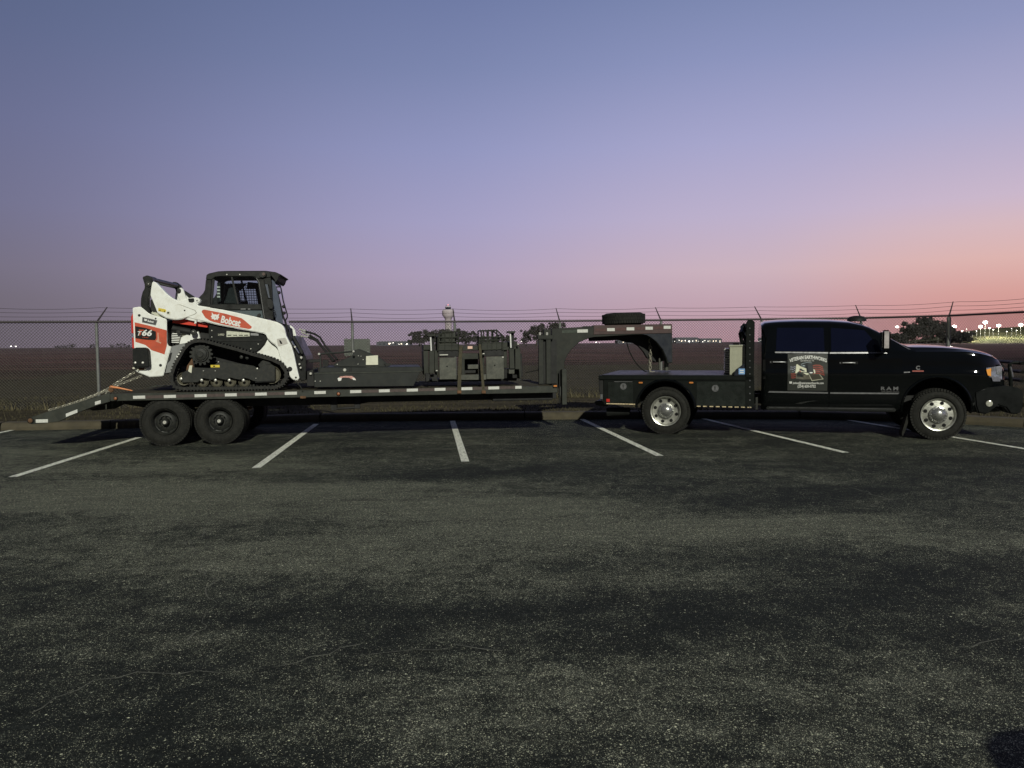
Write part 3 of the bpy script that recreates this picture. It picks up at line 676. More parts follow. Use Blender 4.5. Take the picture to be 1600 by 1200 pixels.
# tape: white patches between dull red ones
W = [(208, 227), (256, 275), (304, 323), (351.5, 370), (398.5, 417), (445, 464), (491, 509), (547, 564.5), (592, 609), (635.5, 653), (679, 696), (721, 738), (763, 780), (805, 815)]
def tape(a, c, w, yc, h, m=m_tape, par=None, fr=TF, yy=None, name='white_tape'):
    x0, z0 = fr.xz(a, yc(a), w); x1, z1 = fr.xz(c, yc(c), w)
    return MB().prism([(x0, z0 - h), (x1, z1 - h), (x1, z1 + h), (x0, z0 + h)], w - .003, w - .0005).build(name, m, par or trailer)
tyc = lambda x: 620.9 - (x - 208) * .0262 + (0 if x > 400 else (400 - x) * .000)
for i, (a, c) in enumerate(W):
    tape(a, c, 0, tyc, .024)
    if i + 1 < len(W) and i not in (6, 5): tape(c + .3, W[i + 1][0] - .3, 0, tyc, .024, m_tapered, name='dull_tape')
def dline(p, q):
    return lambda x: p[1] + (q[1] - p[1]) * (x - p[0]) / (q[0] - p[0])
tape(56, 75, 0, dline((56, 658), (75, 657.5)), .026); tape(103, 121, 0, dline((103, 649), (121, 642)), .026); tape(148.5, 157.5, 0, dline((148, 630.5), (158, 627.5)), .026)
def lens(px, py, w, r, m, rim=True, fr=TF, par=None, name='marker_lamp'):
    x, z = fr.xz(px, py, w); par = par or trailer
    if rim: MB().lathe((x, w, z), [(0, r * 1.35), (-.012, r * 1.35), (-.016, r * 1.15)], 20).build('lamp_rim', m_bplast, par)
    MB().lathe((x, w, z), [(-.016, r), (-.026, r * .9), (-.032, r * .5)], 16).build(name, m, par, smooth=True)
lens(181, 622.5, 0, .024, m_brownlens); lens(529, 615.3, 0, .026, m_brownlens); lens(48, 657, 0, .036, m_rust)
x_, z_ = TF.xz(868, 603, 0); tp(MB().box(x_ - .05, x_ + .045, -.02, 0, z_ - .03, z_ + .03), 'marker_housing', m_bplast, bevel=.004); tp(MB().box(x_ - .04, x_ + .02, -.03, -.021, z_ - .015, z_ + .015), 'marker_lens', m_amber, bevel=.004)
# wheels
def make_wheel(fr, par, cx, cz, y0, r, width, rim_r, style, m_rim):
    """tyre outer face at y0, extending to y0 + width"""
    w = bpy.data.objects.new('wheel', None); COL.objects.link(w); w.parent = par; w.location = (cx, y0, cz)
    R = r
    MB().lathe((0, 0, 0), [(.035, rim_r), (.012, rim_r + .012), (.0, rim_r + .045), (.0, R * .80), (.012, R * .9), (.03, R * .965), (.05, R * .985), (width / 2, R), (width - .05, R * .985), (width - .02, R * .95), (width, R * .8), (width - .02, rim_r)], 64, caps=(0, 0)).build('tyre', m_rubber, w, smooth=True)
    tb = MB(); n = 56
    for i in range(n):
        for (ya, yb, ph) in ((.004, .055, 0), (width * .32, width * .5, .5), (width * .52, width * .7, 0), (width - .055, width - .006, .5)):
            a0 = 2 * PI * (i + ph) / n; da = 2 * PI / n * .36
            rr0, rr1 = (R * .93, R * 1.0) if ya < .01 else (R * .98, R + .008)
            p = []
            for rr in (rr0, rr1 + .005):
                for (a, y) in ((a0 - da, ya), (a0 + da, ya), (a0 + da, yb), (a0 - da, yb)):
                    p.append((rr * math.cos(a), y, rr * math.sin(a)))
            tb.hexa(p)
    tb.build('tread', m_rubber, w, kind='stuff')
    # raised ring on the sidewall
    for rr in (R * .78, rim_r + .03): MB().lathe((0, 0, 0), [(.004, rr - .006), (-.003, rr - .003), (-.003, rr + .003), (.004, rr + .006)], 48, caps=(0, 0)).build('sidewall_ring', m_rubber, w, smooth=True)
    if style == 'steel':
        MB().lathe((0, 0, 0), [(.0, rim_r), (-.008, rim_r * .985), (.0, rim_r * .95), (.05, rim_r * .9), (.085, rim_r * .86), (.09, rim_r * .8), (.055, rim_r * .62), (.05, rim_r * .5), (.08, rim_r * .42), (.085, 0.03), (.085, .001)], 48).build('rim', m_rim, w, smooth=True)
        for k in range(8):
            a = 2 * PI * k / 8 + .2; MB().cyl((rim_r * .72 * math.cos(a), .085, rim_r * .72 * math.sin(a)), (rim_r * .72 * math.cos(a), .068, rim_r * .72 * math.sin(a)), .021, seg=10).build('vent_hole', m_hole, w)
        for k in range(8):
            a = 2 * PI * k / 8; MB().cyl((rim_r * .47 * math.cos(a), .08, rim_r * .47 * math.sin(a)), (rim_r * .47 * math.cos(a), .03, rim_r * .47 * math.sin(a)), .011, seg=6).build('lug_nut', m_under, w)
        MB().lathe((0, 0, 0), [(.09, .062), (.03, .058), (.0, .05), (-.01, .04)], 20).build('hub_cap', m_under, w, smooth=True)
        MB().lathe((0, 0, 0), [(-.010, .028), (-.016, .026), (-.016, .014), (-.010, .012)], 16).build('hub_ring', m_bolt, w, smooth=True)
    return w
WR = .385
for wx, px, bot in ((None, 257.5, 697.0), (None, 342.5, 693.0)):
    cx = TF.x(px, .03, 662)
    for (y0) in (.03, .31):
        make_wheel(TF, trailer, cx, WR, y0, WR, .22, .205, 'steel' if y0 < .1 else 'plain', m_under)
    for y0 in (DW - .03 - .22, DW - .31 - .22):
        make_wheel(TF, trailer, cx, WR, y0, WR, .22, .205, 'plain', m_under)
    tp(MB().cyl((cx, .3, WR), (cx, DW - .3, WR), .06), 'axle', m_frame)
    tp(MB().lathe((cx, .56, WR), [(0, .19), (.1, .19)], 24), 'brake_drum', m_frame)
    tp(MB().tube([(cx - .42, .6, WR + .17), (cx - .2, .6, WR + .10), (cx, .6, WR + .08), (cx + .2, .6, WR + .10), (cx + .42, .6, WR + .17)], .03, 6), 'leaf_spring', m_rust)
# neck (two uprights with beams) and coupler box
NY = .86; NW = 2.56 - 2 * .86
neck = [(862, 513.5), (888, 512), (925, 510), (927, 508.2), (1050, 506.2), (1050.5, 520), (1051, 567), (1043, 568), (1041, 560), (1035, 546), (1025, 534), (1015, 526), (1008, 522.5), (990, 523), (927, 527), (920, 528.5), (905, 535), (893, 546), (886, 556), (882, 566), (882, 598), (874, 606), (866, 606), (864, 595)]
inner = [(927, 523), (1045, 520), (1045, 566), (1037, 567), (1022, 560), (1016, 550), (1008, 541), (1000, 536), (985, 534), (978, 531), (962, 532), (930, 533)]
for k, y in enumerate((NY, NY + NW - .1)):
    tp(MB().prism(TF.poly(neck, NY), y, y + .10), 'neck_side', m_trail, bevel=.008)
tp(MB().prism(TF.poly([(927.5, 508.4), (1050, 506.4), (1050, 520.5), (927.5, 522.8)], NY), NY - .012, NY - .001), 'neck_band', m_neckred, bevel=.003)
tp(MB().prism(TF.poly([(1001, 522), (1049, 521.2), (1049.5, 566), (1044, 566), (1041.5, 559), (1036, 546.5), (1026, 534), (1016, 526.5), (1010, 523.5)], NY), NY - .010, NY - .001), 'coupler_gusset', mat('blue_black_paint', (.018, .021, .028), .35, var=.2, scale=8), bevel=.003)
ix = [TF.xz(a, b_, NY) for a, b_ in inner]
tp(MB().prism(ix, NY + .38, NY + .46), 'centre_web', m_frame, bevel=.005)
x0, z0 = TF.xz(935, 511, NY); x1, z1 = TF.xz(1046, 509, NY)
tp(MB().box(x0, x1, NY + .102, NY + NW - .102, z0 - .06, z0 - .02), 'neck_deck_plate', m_trail)
x0, z0 = TF.xz(1047, 515, NY)
tp(MB().box(x0 - .08, x0, NY + .102, NY + NW - .102, z0 - .6, z0 - .02), 'coupler_box_plate', m_trail)
tape(902, 918.5, NY - .001, dline((902, 517.3), (918, 517)), .029)
for a, c, y in ((948.5, 960.5, 515.0), (979, 991, 513.8), (1008.5, 1020, 512.8), (1037, 1048, 511.4)):
    tape(a, c, NY - .013, lambda x, y=y: y, .028)
for a, c, y in ((929.5, 948, 515.6), (961, 978.5, 514.4), (991.5, 1008, 513.4), (1020.5, 1036.5, 512.2)):
    tape(a, c, NY - .013, lambda x, y=y: y, .026, mat('dark_red_tape', (.075, .035, .03), .4, var=.3, scale=25), name='dark_red_tape')
tape(878, 901.5, NY - .001, dline((878, 518.4), (901, 517.5)), .026, mat('bare_tape_outline', (.035, .045, .033), .4, var=.3, scale=25), name='worn_tape')
CT = NY + NW / 2
cx_, _ = TF.xz(1046.5, 570, NY + .1); 
tp(MB().cyl((cx_ - .03, NY + .2, 1.45), (cx_ - .03, NY + .2, 1.06), .045, seg=16), 'coupler_tube', m_steel2, smooth=True)
tp(MB().cyl((cx_ - .16, NY + .22, 1.30), (cx_ - .16, NY + .22, 1.08), .018, seg=10), 'release_rod', m_steel2)
# bulkhead behind the neck foot
bh = [TF.x(842, .75, 560), TF.x(863, .75, 560)]
zb_, ztb = DZ, TF.z(850, 523.5, .75)
tp(MB().box(bh[0] - .02, bh[1] + .02, .74, .84, ztb - .075, ztb), 'bulkhead_top', m_trail, bevel=.006)
for k in range(2):
    xx = bh[0] + k * .14
    tp(MB().box(xx, xx + .085, .76, .82, zb_, ztb - .08), 'bulkhead_rib', m_trail, bevel=.004)
tp(MB().box(bh[0] + .03, bh[1] + .1, .83, .88, zb_, ztb - .08), 'bulkhead_plate', m_frame)
for px in (844.5, 855.5):
    x_, z_ = TF.xz(px, 521.8, .74); tp(MB().cyl((x_, .79, z_ - .03), (x_, .79, z_ + .03), .022, seg=8), 'bolt_head', m_bolt)
# landing leg
x0 = TF.x(877.5, NY - .12, 600); x1 = TF.x(885, NY - .12, 600)
tp(MB().box(x0, x1, NY - .16, NY - .03, TF.z(880, 632, NY - .1), TF.z(880, 577, NY - .1)), 'landing_leg', m_rail, bevel=.006)
tp(MB().cyl((x0 - .03, NY - .09, TF.z(880, 630, NY - .1)), (x0 - .03, NY - .09, TF.z(880, 580, NY - .1)), .014, seg=8), 'leg_crank', m_frame)
# breakaway cable and safety chains from the coupler
a = TF.xz(979, 531, NY + .3); c = TF.xz(1010, 581, NY + .3)
pts = [(a[0], NY + .3, a[1])]
for i in range(1, 11):
    u = i / 10; pts.append((a[0] + (c[0] - a[0]) * u ** 1.5, NY + .3, a[1] + (c[1] - a[1]) * (1 - (1 - u) ** 1.35)))
pts += [(c[0] + .12, NY + .3, c[1] - .01), (c[0] + .45, NY + .2, c[1] - .005)]
tp(MB().tube(pts, .011, 6), 'breakaway_cable', m_bplast, smooth=True)
def chain(p, q, sag, par, r=.022, rr=.0055, name='chain'):
    p, q = Vector(p), Vector(q); L = (q - p).length; n = max(4, int(L / (r * 2.4))); mb = MB()
    for i in range(n):
        u = (i + .5) / n; c = p.lerp(q, u); c.z -= sag * 4 * u * (1 - u); t = (q - p).normalized(); t = (t + Vector((0, 0, -sag * 4 * (1 - 2 * u) / L))).normalized()
        s = t.orthogonal().normalized() if i % 2 else t.cross(t.orthogonal()).normalized()
        mb.tube([c + t * r * 1.5 * math.cos(k * PI / 4) + s * r * .85 * math.sin(k * PI / 4) for k in range(8)], rr, 5, closed=True)
    return mb.build(name, m_chain, par, kind='stuff')
a = TF.xz(1017, 541, NY + .3); c = TF.xz(1016, 582, NY + .3); c2 = TF.xz(1032, 583, NY + .3)
for dy in (0, .08): chain((a[0], NY + .3 + dy, a[1] + (.2 if dy else 0)), (c[0], NY + .3 + dy, c[1]), 0, trailer, .026, .007, 'safety_chain')
chain((c[0], NY + .3, c[1] + .005), (c2[0], NY + .25, c2[1]), 0, trailer, .026, .007, 'safety_chain')
# spare tyre lying on the neck
sp_x0, sp_z0 = TF.xz(949, 508, NY + .1); sp_x1, _ = TF.xz(1014, 508, NY + .1)
sr = (sp_x1 - sp_x0) / 2
st = thing('spare_tyre', 'spare tyre lying flat on top of the trailer neck', 'tyre', TF.O + TF.e * ((sp_x0 + sp_x1) / 2) + TF.n * (NY + sr - .02) + Vector((0, 0, sp_z0 + .004)), TA)
st.rotation_euler = (0, rad(-1.2), TA)
h = .235
MB().lathe((0, 0, 0), [(.03, sr * .55), (.0, sr * .66), (.005, sr * .82), (.03, sr * .95), (.07, sr * .99), (h / 2, sr), (h - .07, sr * .99), (h - .03, sr * .95), (h - .005, sr * .82), (h, sr * .66), (h - .03, sr * .55)], 56, 'z', (0, 0)).build('tyre_body', m_rubber, st, smooth=True)
tb = MB()
for i in range(52):
    for (ya, yb, ph) in ((.03, .085, 0), (.09, .145, .5), (.15, h - .03, 0)):
        a0 = 2 * PI * (i + ph) / 52; da = 2 * PI / 52 * .36; p = []
        for rr in (sr * .96, sr + .006):
            for (a, y) in ((a0 - da, ya), (a0 + da, ya), (a0 + da, yb), (a0 - da, yb)): p.append((rr * math.cos(a), rr * math.sin(a), y))
        tb.hexa(p)
tb.build('tread', m_rubber, st, kind='stuff')
MB().lathe((0, 0, 0), [(.06, sr * .55), (.10, sr * .5), (.12, sr * .2)], 32, 'z').build('rim', m_under, st, smooth=True)

# ------------------------------------------------------------------ chains and binder at the back of the loader
def T3(px, py, w): x, z = TF.xz(px, py, w); return Vector((x, w, z))
ch = thing('tie_down_chain', 'galvanised chain running down the dovetail from the orange binder', 'chain', TF.O, TA)
chain(T3(172, 606, .35), T3(76, 641, .35), .03, ch); chain(T3(168, 609, .5), T3(100, 634, .5), .02, ch)
c2 = thing('tie_down_chain', 'chain stretched from the orange binder up to the loader rear', 'chain', TF.O, TA)
chain(T3(176, 602, .35), T3(211, 581, .5), 0, c2); chain(T3(180, 603, .6), T3(240, 580, .9), 0, c2)
bd = thing('load_binder', 'orange lever load binder on the deck hinge behind the loader', 'binder', TF.O, TA)
MB().prism(TF.poly([(172, 602), (176, 604.5), (178, 611), (174, 613.5), (169, 610)], .35), .33, .37).build('hook_body', m_rust, bd, bevel=.006)
h0, h1 = T3(172, 604.5, .35), T3(207, 610.5, .35)
MB().tube([h0, h0.lerp(h1, .3) + Vector((0, 0, .008)), h1], .024, 8, .009).build('lever', m_orange, bd, smooth=True)
MB().tube([T3(165, 616, .35), T3(168, 611, .35), T3(173, 612, .35)], .014, 6).build('hook', m_chain, bd, smooth=True)

# ------------------------------------------------------------------ BRUSH CUTTER
bc = thing('brush_cutter', 'flat black rotary brush cutter lying on the deck in front of the loader', 'mower attachment', TF.O, TA)
def bp(pts, w, y0, y1, name, m, bevel=.006, par=None, **k): return MB().prism(TF.poly(pts, w), y0, y1).build(name, m, par or bc, bevel=bevel, **k)
BW = .32
bp([(491, 583), (657, 580.5), (646, 603.2), (491, 605)], BW, BW, BW + .02, 'front_skirt', m_steel, .004)
bp([(491, 583), (657, 580.5), (657, 583.5), (491, 586)], BW, BW + .022, BW + 1.75, 'deck_plate', m_steel, .004)
bp([(492, 583), (498, 583), (498, 604), (492, 604)], BW, BW + .022, BW + 1.7, 'side_skirt', m_steel, .003)
bp([(491, 582.2), (658, 579.4), (657.5, 581.3), (491, 584.5)], BW, BW - .008, BW - .001, 'skirt_lip', m_rail, .002)
bp([(500, 574.5), (658, 573), (662, 580), (497, 582.5)], BW + .1, BW + .12, BW + 1.55, 'gearbox_deck', m_steel, .008)
bp([(546, 575), (549, 573.5), (550, 583), (545, 583)], BW + .1, BW + .09, BW + .119, 'brace', m_frame, .003)
hump = [(521, 573), (523, 568), (538, 561), (550, 556), (553, 547), (560, 545.5), (569, 549), (594, 560), (607, 571), (606, 573)]
for y in (BW + .45, BW + 1.0): bp(hump, BW + .45, y, y + .05, 'side_plate', m_steel, .006)
bp([(530, 567), (600, 567), (600, 573), (530, 573)], BW + .5, BW + .502, BW + .998, 'motor_cover', m_frame, .01)
bp([(600, 568), (611, 567.5), (612, 570), (604, 573.5)], BW + .45, BW + .42, BW + .449, 'bracket', m_frame, .003)
bp([(572, 556.5), (590.5, 555), (590.8, 570), (571.8, 570.3)], BW + .44, BW + .435, BW + .4485, 'warning_label', m_label, .001)
bp([(499, 553), (501.5, 552), (502.5, 583), (499.5, 583)], BW + .3, BW + .3, BW + .36, 'mount_post', m_steel, .003)
for a in ((504, 562, 513, 573),): bp([(a[0], a[1]), (a[2], a[1] + 1), (a[2], a[3]), (a[0], a[3])], BW + .5, BW + .5, BW + .53, 'hose_guard', m_frame, .003)
def t3(px, py, w): x, z = TF.xz(px, py, w); return (x, w, z)
MB().tube([t3(501, 553, BW + .33), t3(530, 551, BW + .38), t3(552, 549, BW + .42)], .018, 6).build('control_rod', m_steel, bc)
for (px, py, r) in ((500, 553, .022), (553, 549, .020), (538.5, 578.3, .030), (487, 583.2, .024), (560, 556, .010), (564, 556.5, .008), (567.5, 562, .011), (559.5, 569, .010), (527, 569.5, .012)):
    x, z = TF.xz(px, py, BW + .1 if r > .025 else BW + .44); y = (BW + .118 if r > .025 else BW + .448 if r < .015 else BW + .27)
    MB().lathe((x, y, z), [(0, r), (-.014, r * .95), (-.022, r * .6)], 14).build('bolt_head', m_bolt, bc, smooth=True)
for (px) in (492.5, 500.5): x, z = TF.xz(px, 595.5, BW); MB().lathe((x, BW, z), [(0, .009), (-.008, .008)], 10).build('bolt_head', m_bolt, bc)
dec = bp([(528, 594.5), (531, 588.5), (540, 587.2), (550, 587.5), (554, 590), (556, 593), (550, 592.5), (545, 590), (536, 589.8), (532, 592), (531, 595)], BW, BW - .004, BW - .0012, 'worn_emblem', m_pinkred, 0)
bp([(527.5, 591.5), (529, 590), (534, 590.5), (533, 594.5), (529, 595.5)], BW, BW - .006, BW - .0045, 'emblem_wing', m_ltxt, 0)
bp([(550, 590), (554, 591), (556.5, 594), (552, 593.6)], BW, BW - .006, BW - .0045, 'emblem_wing', m_ltxt, 0)
bp([(480, 580), (490, 577), (492, 603), (480, 603)], BW + .35, BW + .3, BW + 1.2, 'mount_frame', m_frame, .006)
bp([(482, 562), (500, 561), (500, 565.5), (482, 567)], BW + .35, BW + .32, BW + .5, 'mount_arm', m_frame, .006)

# ------------------------------------------------------------------ RIG WITH TWO STEP CAGES
rig = thing('double_cage_rig', 'dark green grey steel rig with two step cages and upright chrome rods strapped to deck', 'steel rig', TF.O, TA)
RWi = .45
def rp(pts, y0, y1, name, m=None, bevel=.005, w=None, **k): return MB().prism(TF.poly(pts, RWi if w is None else w), y0, y1).build(name, m or m_rig, rig, bevel=bevel, **k)
rp([(662, 538.5), (680, 538.5), (680, 547), (662, 547)], RWi + .12, RWi + .9, 'head_beam')
rp([(661.5, 548), (669.5, 548), (670, 586), (663, 587)], RWi + .05, RWi + .8, 'side_column')
rp([(670.5, 548.3), (678.5, 548.3), (678.5, 583), (670.5, 583)], RWi - .04, RWi + .04, 'jack_tube')
rp([(679.5, 548), (685, 548), (685, 590), (679.5, 578)], RWi + .10, RWi + .7, 'side_column')
rp([(664, 583), (672, 583), (671, 595), (666, 597)], RWi, RWi + .06, 'foot', m_frame); rp([(672, 586), (684, 584), (684, 596), (676, 596)], RWi + .1, RWi + .2, 'foot', m_frame)
rp([(664, 547), (812, 542), (812, 547), (664, 549)], RWi + .5, RWi + .62, 'cross_beam')
rp([(724, 541), (751, 540.5), (751, 547), (724, 548)], RWi + .1, RWi + .45, 'centre_beam')
rp([(722, 552), (758, 552), (758, 561), (722, 561.5)], RWi + .1, RWi + .3, 'centre_beam')
rp([(732, 570), (751, 569.5), (751, 576.5), (732, 577)], RWi + .1, RWi + .2, 'centre_block', m_steel2)
rp([(722, 561), (727, 561), (727, 592), (722, 592)], RWi + .1, RWi + .3, 'upright'); rp([(751, 561), (758, 561), (758, 592), (751, 592)], RWi + .1, RWi + .3, 'upright')
rp([(712, 586), (762, 585), (762, 593.5), (712, 594)], RWi + .02, RWi + .12, 'sill_beam', m_steel2)
rp([(668, 594), (812, 591), (812, 596), (668, 598)], RWi + .3, RWi + .9, 'base_skid', m_frame)
rp([(726, 561), (752, 561), (752, 586), (726, 586)], RWi + .5, RWi + .52, 'back_plate', m_frame)
# grey panels
rp([(686, 558.7), (712, 558.3), (713, 592.5), (686.5, 593)], RWi - .03, RWi + .02, 'grey_panel', m_steel2, .006)
rp([(759, 557.2), (787, 556.5), (787.5, 592), (759.5, 592.5)], RWi - .03, RWi + .02, 'grey_panel', m_steel2, .006)
for px, py in ((698.5, 572.6), (773, 570.8)): x, z = TF.xz(px, py, RWi - .03); MB().lathe((x, RWi - .03, z), [(0, .014), (-.004, .012)], 12).build('panel_hole', m_hole, rig)
rp([(685, 547.5), (718, 547), (718, 557.5), (685, 558)], RWi + .06, RWi + .5, 'step_box', m_frame); rp([(756, 546.5), (788, 546), (788, 556), (756, 557)], RWi + .06, RWi + .5, 'step_box', m_frame)
rp([(687, 554), (700, 553.5), (700, 555), (687, 555.3)], RWi + .02, RWi + .05, 'edge_strip', m_bolt, 0)
# cages from bars
def cage(out, vbars, hbars, dep=.5):
    P = [TF.xz(a, c, RWi + .05) for a, c in out]
    for y in (RWi + .05, RWi + .05 + dep):
        MB().tube([(x, y, z) for x, z in P], .017, 6).build('cage_hoop', m_rig, rig)
        for (px, ya, yb) in vbars:
            a, c = TF.xz(px, ya, RWi + .05), TF.xz(px, yb, RWi + .05); MB().tube([(a[0], y, a[1]), (c[0], y, c[1])], .013, 6).build('cage_bar', m_rig, rig)
        for (py, xa, xb) in hbars:
            a, c = TF.xz(xa, py, RWi + .05), TF.xz(xb, py, RWi + .05); MB().tube([(a[0], y, a[1]), (c[0], y, c[1])], .013, 6).build('cage_bar', m_rig, rig)
    for (x, z) in P[1:-1]: MB().tube([(x, RWi + .05, z), (x, RWi + .05 + dep, z)], .013, 6).build('cage_bar', m_rig, rig)
cage([(684.5, 548), (685, 526), (692, 519), (716, 518), (716.5, 548)], [(695, 519, 548), (706, 519, 548)], [(527, 685, 716), (534, 685, 716), (540, 685, 716)])
cage([(752, 547), (752, 516.5), (776, 516), (784.5, 523.5), (785, 547)], [(761, 517, 547), (768.5, 517, 547), (776, 517, 547)], [(526.5, 752, 785), (531.5, 752, 785), (536, 752, 785)])
rp([(686, 527), (716, 526), (716, 547), (686, 547.5)], RWi + .56, RWi + .58, 'cage_back', m_rig, 0); rp([(753, 535), (784, 534.5), (784, 546), (753, 547)], RWi + .04, RWi + .06, 'cage_plate', m_rig, .003)
rp([(686, 537), (716, 536.5), (716, 547), (686, 547.5)], RWi + .04, RWi + .06, 'cage_plate', m_rig, .003)
rp([(688, 522), (715, 519.5), (715, 527), (688, 528)], RWi + .54, RWi + .56, 'cage_back', m_rig, 0)
# chrome rods with caps
for px, pt, pb, cw, r in ((673.3, 525.5, 548, (667, 680), .020), (797.8, 520.5, 543.5, (792.5, 804.5), .021)):
    a, c = t3(px - .5, pt, RWi), t3(px + .5, pb, RWi); MB().tube([a, c], r * .7, 12).build('chrome_rod', mat('bright_chrome_rod', (.9, .9, .85), .35, .3, var=.05), rig, smooth=True)
    x0, z0 = TF.xz(cw[0], pt, RWi); x1, _ = TF.xz(cw[1], pt, RWi); MB().box(x0, x1, RWi - .05, RWi + .1, z0, z0 + .035).build('rod_cap', m_rig, rig, bevel=.006)
    MB().box(x0 + .07, x1 - .01, RWi + .03, RWi + .08, TF.z(px, pb, RWi), z0).build('rod_guard', m_frame, rig)
rp([(786, 535), (812, 533), (812, 541), (786, 543)], RWi + .25, RWi + .9, 'head_beam'); rp([(786, 542.5), (813, 541), (813, 546), (786, 547.5)], RWi + .1, RWi + .6, 'head_beam')
rp([(795, 544.5), (802.5, 544.3), (803.5, 576), (796, 576)], RWi - .04, RWi + .04, 'jack_tube'); rp([(805, 545), (813, 545), (814.5, 592), (812, 592), (811, 577), (805, 577)], RWi + .0, RWi + .7, 'side_column')
rp([(787, 545.5), (794, 545), (794, 575), (789, 575)], RWi + .15, RWi + .7, 'side_column'); rp([(795, 576.5), (804, 576.5), (804, 584), (795, 584)], RWi, RWi + .06, 'foot', m_steel2)
rp([(790, 577), (811, 577), (811, 591.5), (790, 592)], RWi + .2, RWi + .6, 'shadow_box', m_frame)
rp([(815, 552), (820, 553), (821.5, 590), (815, 590)], RWi + .3, RWi + .9, 'end_roller_frame', m_frame)
rp([(731.5, 541), (739, 540.8), (739, 545), (731.5, 545.3)], RWi + .085, RWi + .099, 'pale_reflector', mat('peach_reflector', (.75, .50, .40), .4, var=.08), .001)
MB().tube([t3(822, 582, RWi + .4), t3(832, 580, RWi + .45), t3(845, 577, RWi + .5)], .008, 5).build('hold_cable', m_bplast, rig)
for (px, py) in ((682, 579), (755, 552.5), (809, 537.8), (785, 558)):
    x, z = TF.xz(px, py, RWi); MB().box(x - .012, x + .018, RWi - .036, RWi - .03 + .06, z - .008, z + .008).build('pin', m_bolt, rig)
# ratchet straps
def strap(p, label, w=.05):
    s = thing('ratchet_strap', label, 'strap', TF.O, TA)
    for i in range(len(p) - 1):
        (x0, y0, z0), (x1, y1, z1) = p[i], p[i + 1]; 
        MB().hexa([(x0 - w / 2, y0 - .003, z0), (x0 + w / 2, y0 - .003, z0), (x0 + w / 2, y0 + .001, z0), (x0 - w / 2, y0 + .001, z0), (x1 - w / 2, y1 - .003, z1), (x1 + w / 2, y1 - .003, z1), (x1 + w / 2, y1 + .001, z1), (x1 - w / 2, y1 + .001, z1)]).build('webbing', m_strap, s)
    x0, y0, z0 = p[0]; MB().box(x0 - .035, x0 + .035, -.03, -.006, z0 - .03, z0 + .02).build('hook_plate', m_rust, s, bevel=.004)
    return s
strap([t3(717.5, 612, -.006), t3(717.5, 604, -.006), t3(719, 560, RWi - .04), t3(720.5, 540, RWi - .0), t3(721, 538, RWi + .7)], 'faded strap over the rig beside the left step cage', .06)
strap([t3(755.5, 612, -.006), t3(755, 605, -.006), t3(751, 555, RWi - .04), t3(749.5, 538, RWi - .0), t3(749, 536, RWi + .7)], 'yellowish strap over the rig beside the right step cage', .045)
cs = thing('tie_down_strap', 'thin cord tying the loader lift arm foot down to the deck rail', 'strap', TF.O, TA)
MB().tube([t3(460, 594, .40), t3(470, 605, .1), t3(473, 612, -.01)], .010, 6).build('cord', m_under, cs)
MB().box(t3(473, 612, 0)[0] - .04, t3(473, 612, 0)[0] + .05, -.025, -.004, DZ - .13, DZ - .09).build('hook_plate', m_rust, cs, bevel=.004)
# ------------------------------------------------------------------ COMPACT TRACK LOADER
ld = thing('track_loader', 'white and red compact track loader with black cab chained on trailer deck', 'loader', TF.O, TA)
AW = .42                                   # near face of the lift arm
LW = 1.78                                  # overall width over the tracks
def lp(pts, y0, y1, name, m, bevel=.006, w=None, par=None, seg=1, **k):
    return MB().prism(TF.poly(pts, y0 if w is None else w), y0, y1).build(name, m, par or ld, bevel=bevel, seg=seg, **k)
MY = lambda y: .30 + LW - (y - .30)        # mirror across the machine
# --- tracks
track_px = [(310, 530.5), (320, 531), (335, 535), (370, 544), (396, 552), (425, 560), (440, 567), (448.5, 580), (449.5, 592), (442, 602), (430, 607.5), (400, 608.3), (350, 608.8), (300, 609.3), (283, 609.3), (272, 606), (266.5, 597), (266, 585), (271, 570), (285, 545), (293, 536), (301, 532)]
TP = TF.poly(track_px, .30); cxm = sum(p[0] for p in TP) / len(TP); czm = sum(p[1] for p in TP) / len(TP)
def offset_poly(P, d):
    out = []; n = len(P)
    area = sum(P[i][0] * P[(i + 1) % n][1] - P[(i + 1) % n][0] * P[i][1] for i in range(n)); sg = 1 if area > 0 else -1
    for i in range(n):
        a = Vector(P[i - 1]); b_ = Vector(P[i]); c = Vector(P[(i + 1) % n]); t = ((b_ - a).normalized() + (c - b_).normalized()).normalized()
        nn = Vector((t.y, -t.x)) * sg; out.append((b_.x + nn.x * d, b_.y + nn.y * d))
    return out
def resample(P, step):
    P = P + [P[0]]; out = []; 
    for a, c in zip(P, P[1:]):
        a, c = Vector(a), Vector(c); n = max(1, int(round((c - a).length / step)))
        for i in range(n): out.append(tuple(a.lerp(c, i / n)))
    return out
zmin = min(p[1] for p in TP); dz0 = DZ - .004 - zmin + .012
TPo = [(x, z + dz0 * 0) for x, z in TP]
sm = resample(TPo, .06); inner_ = offset_poly(sm, -.045)
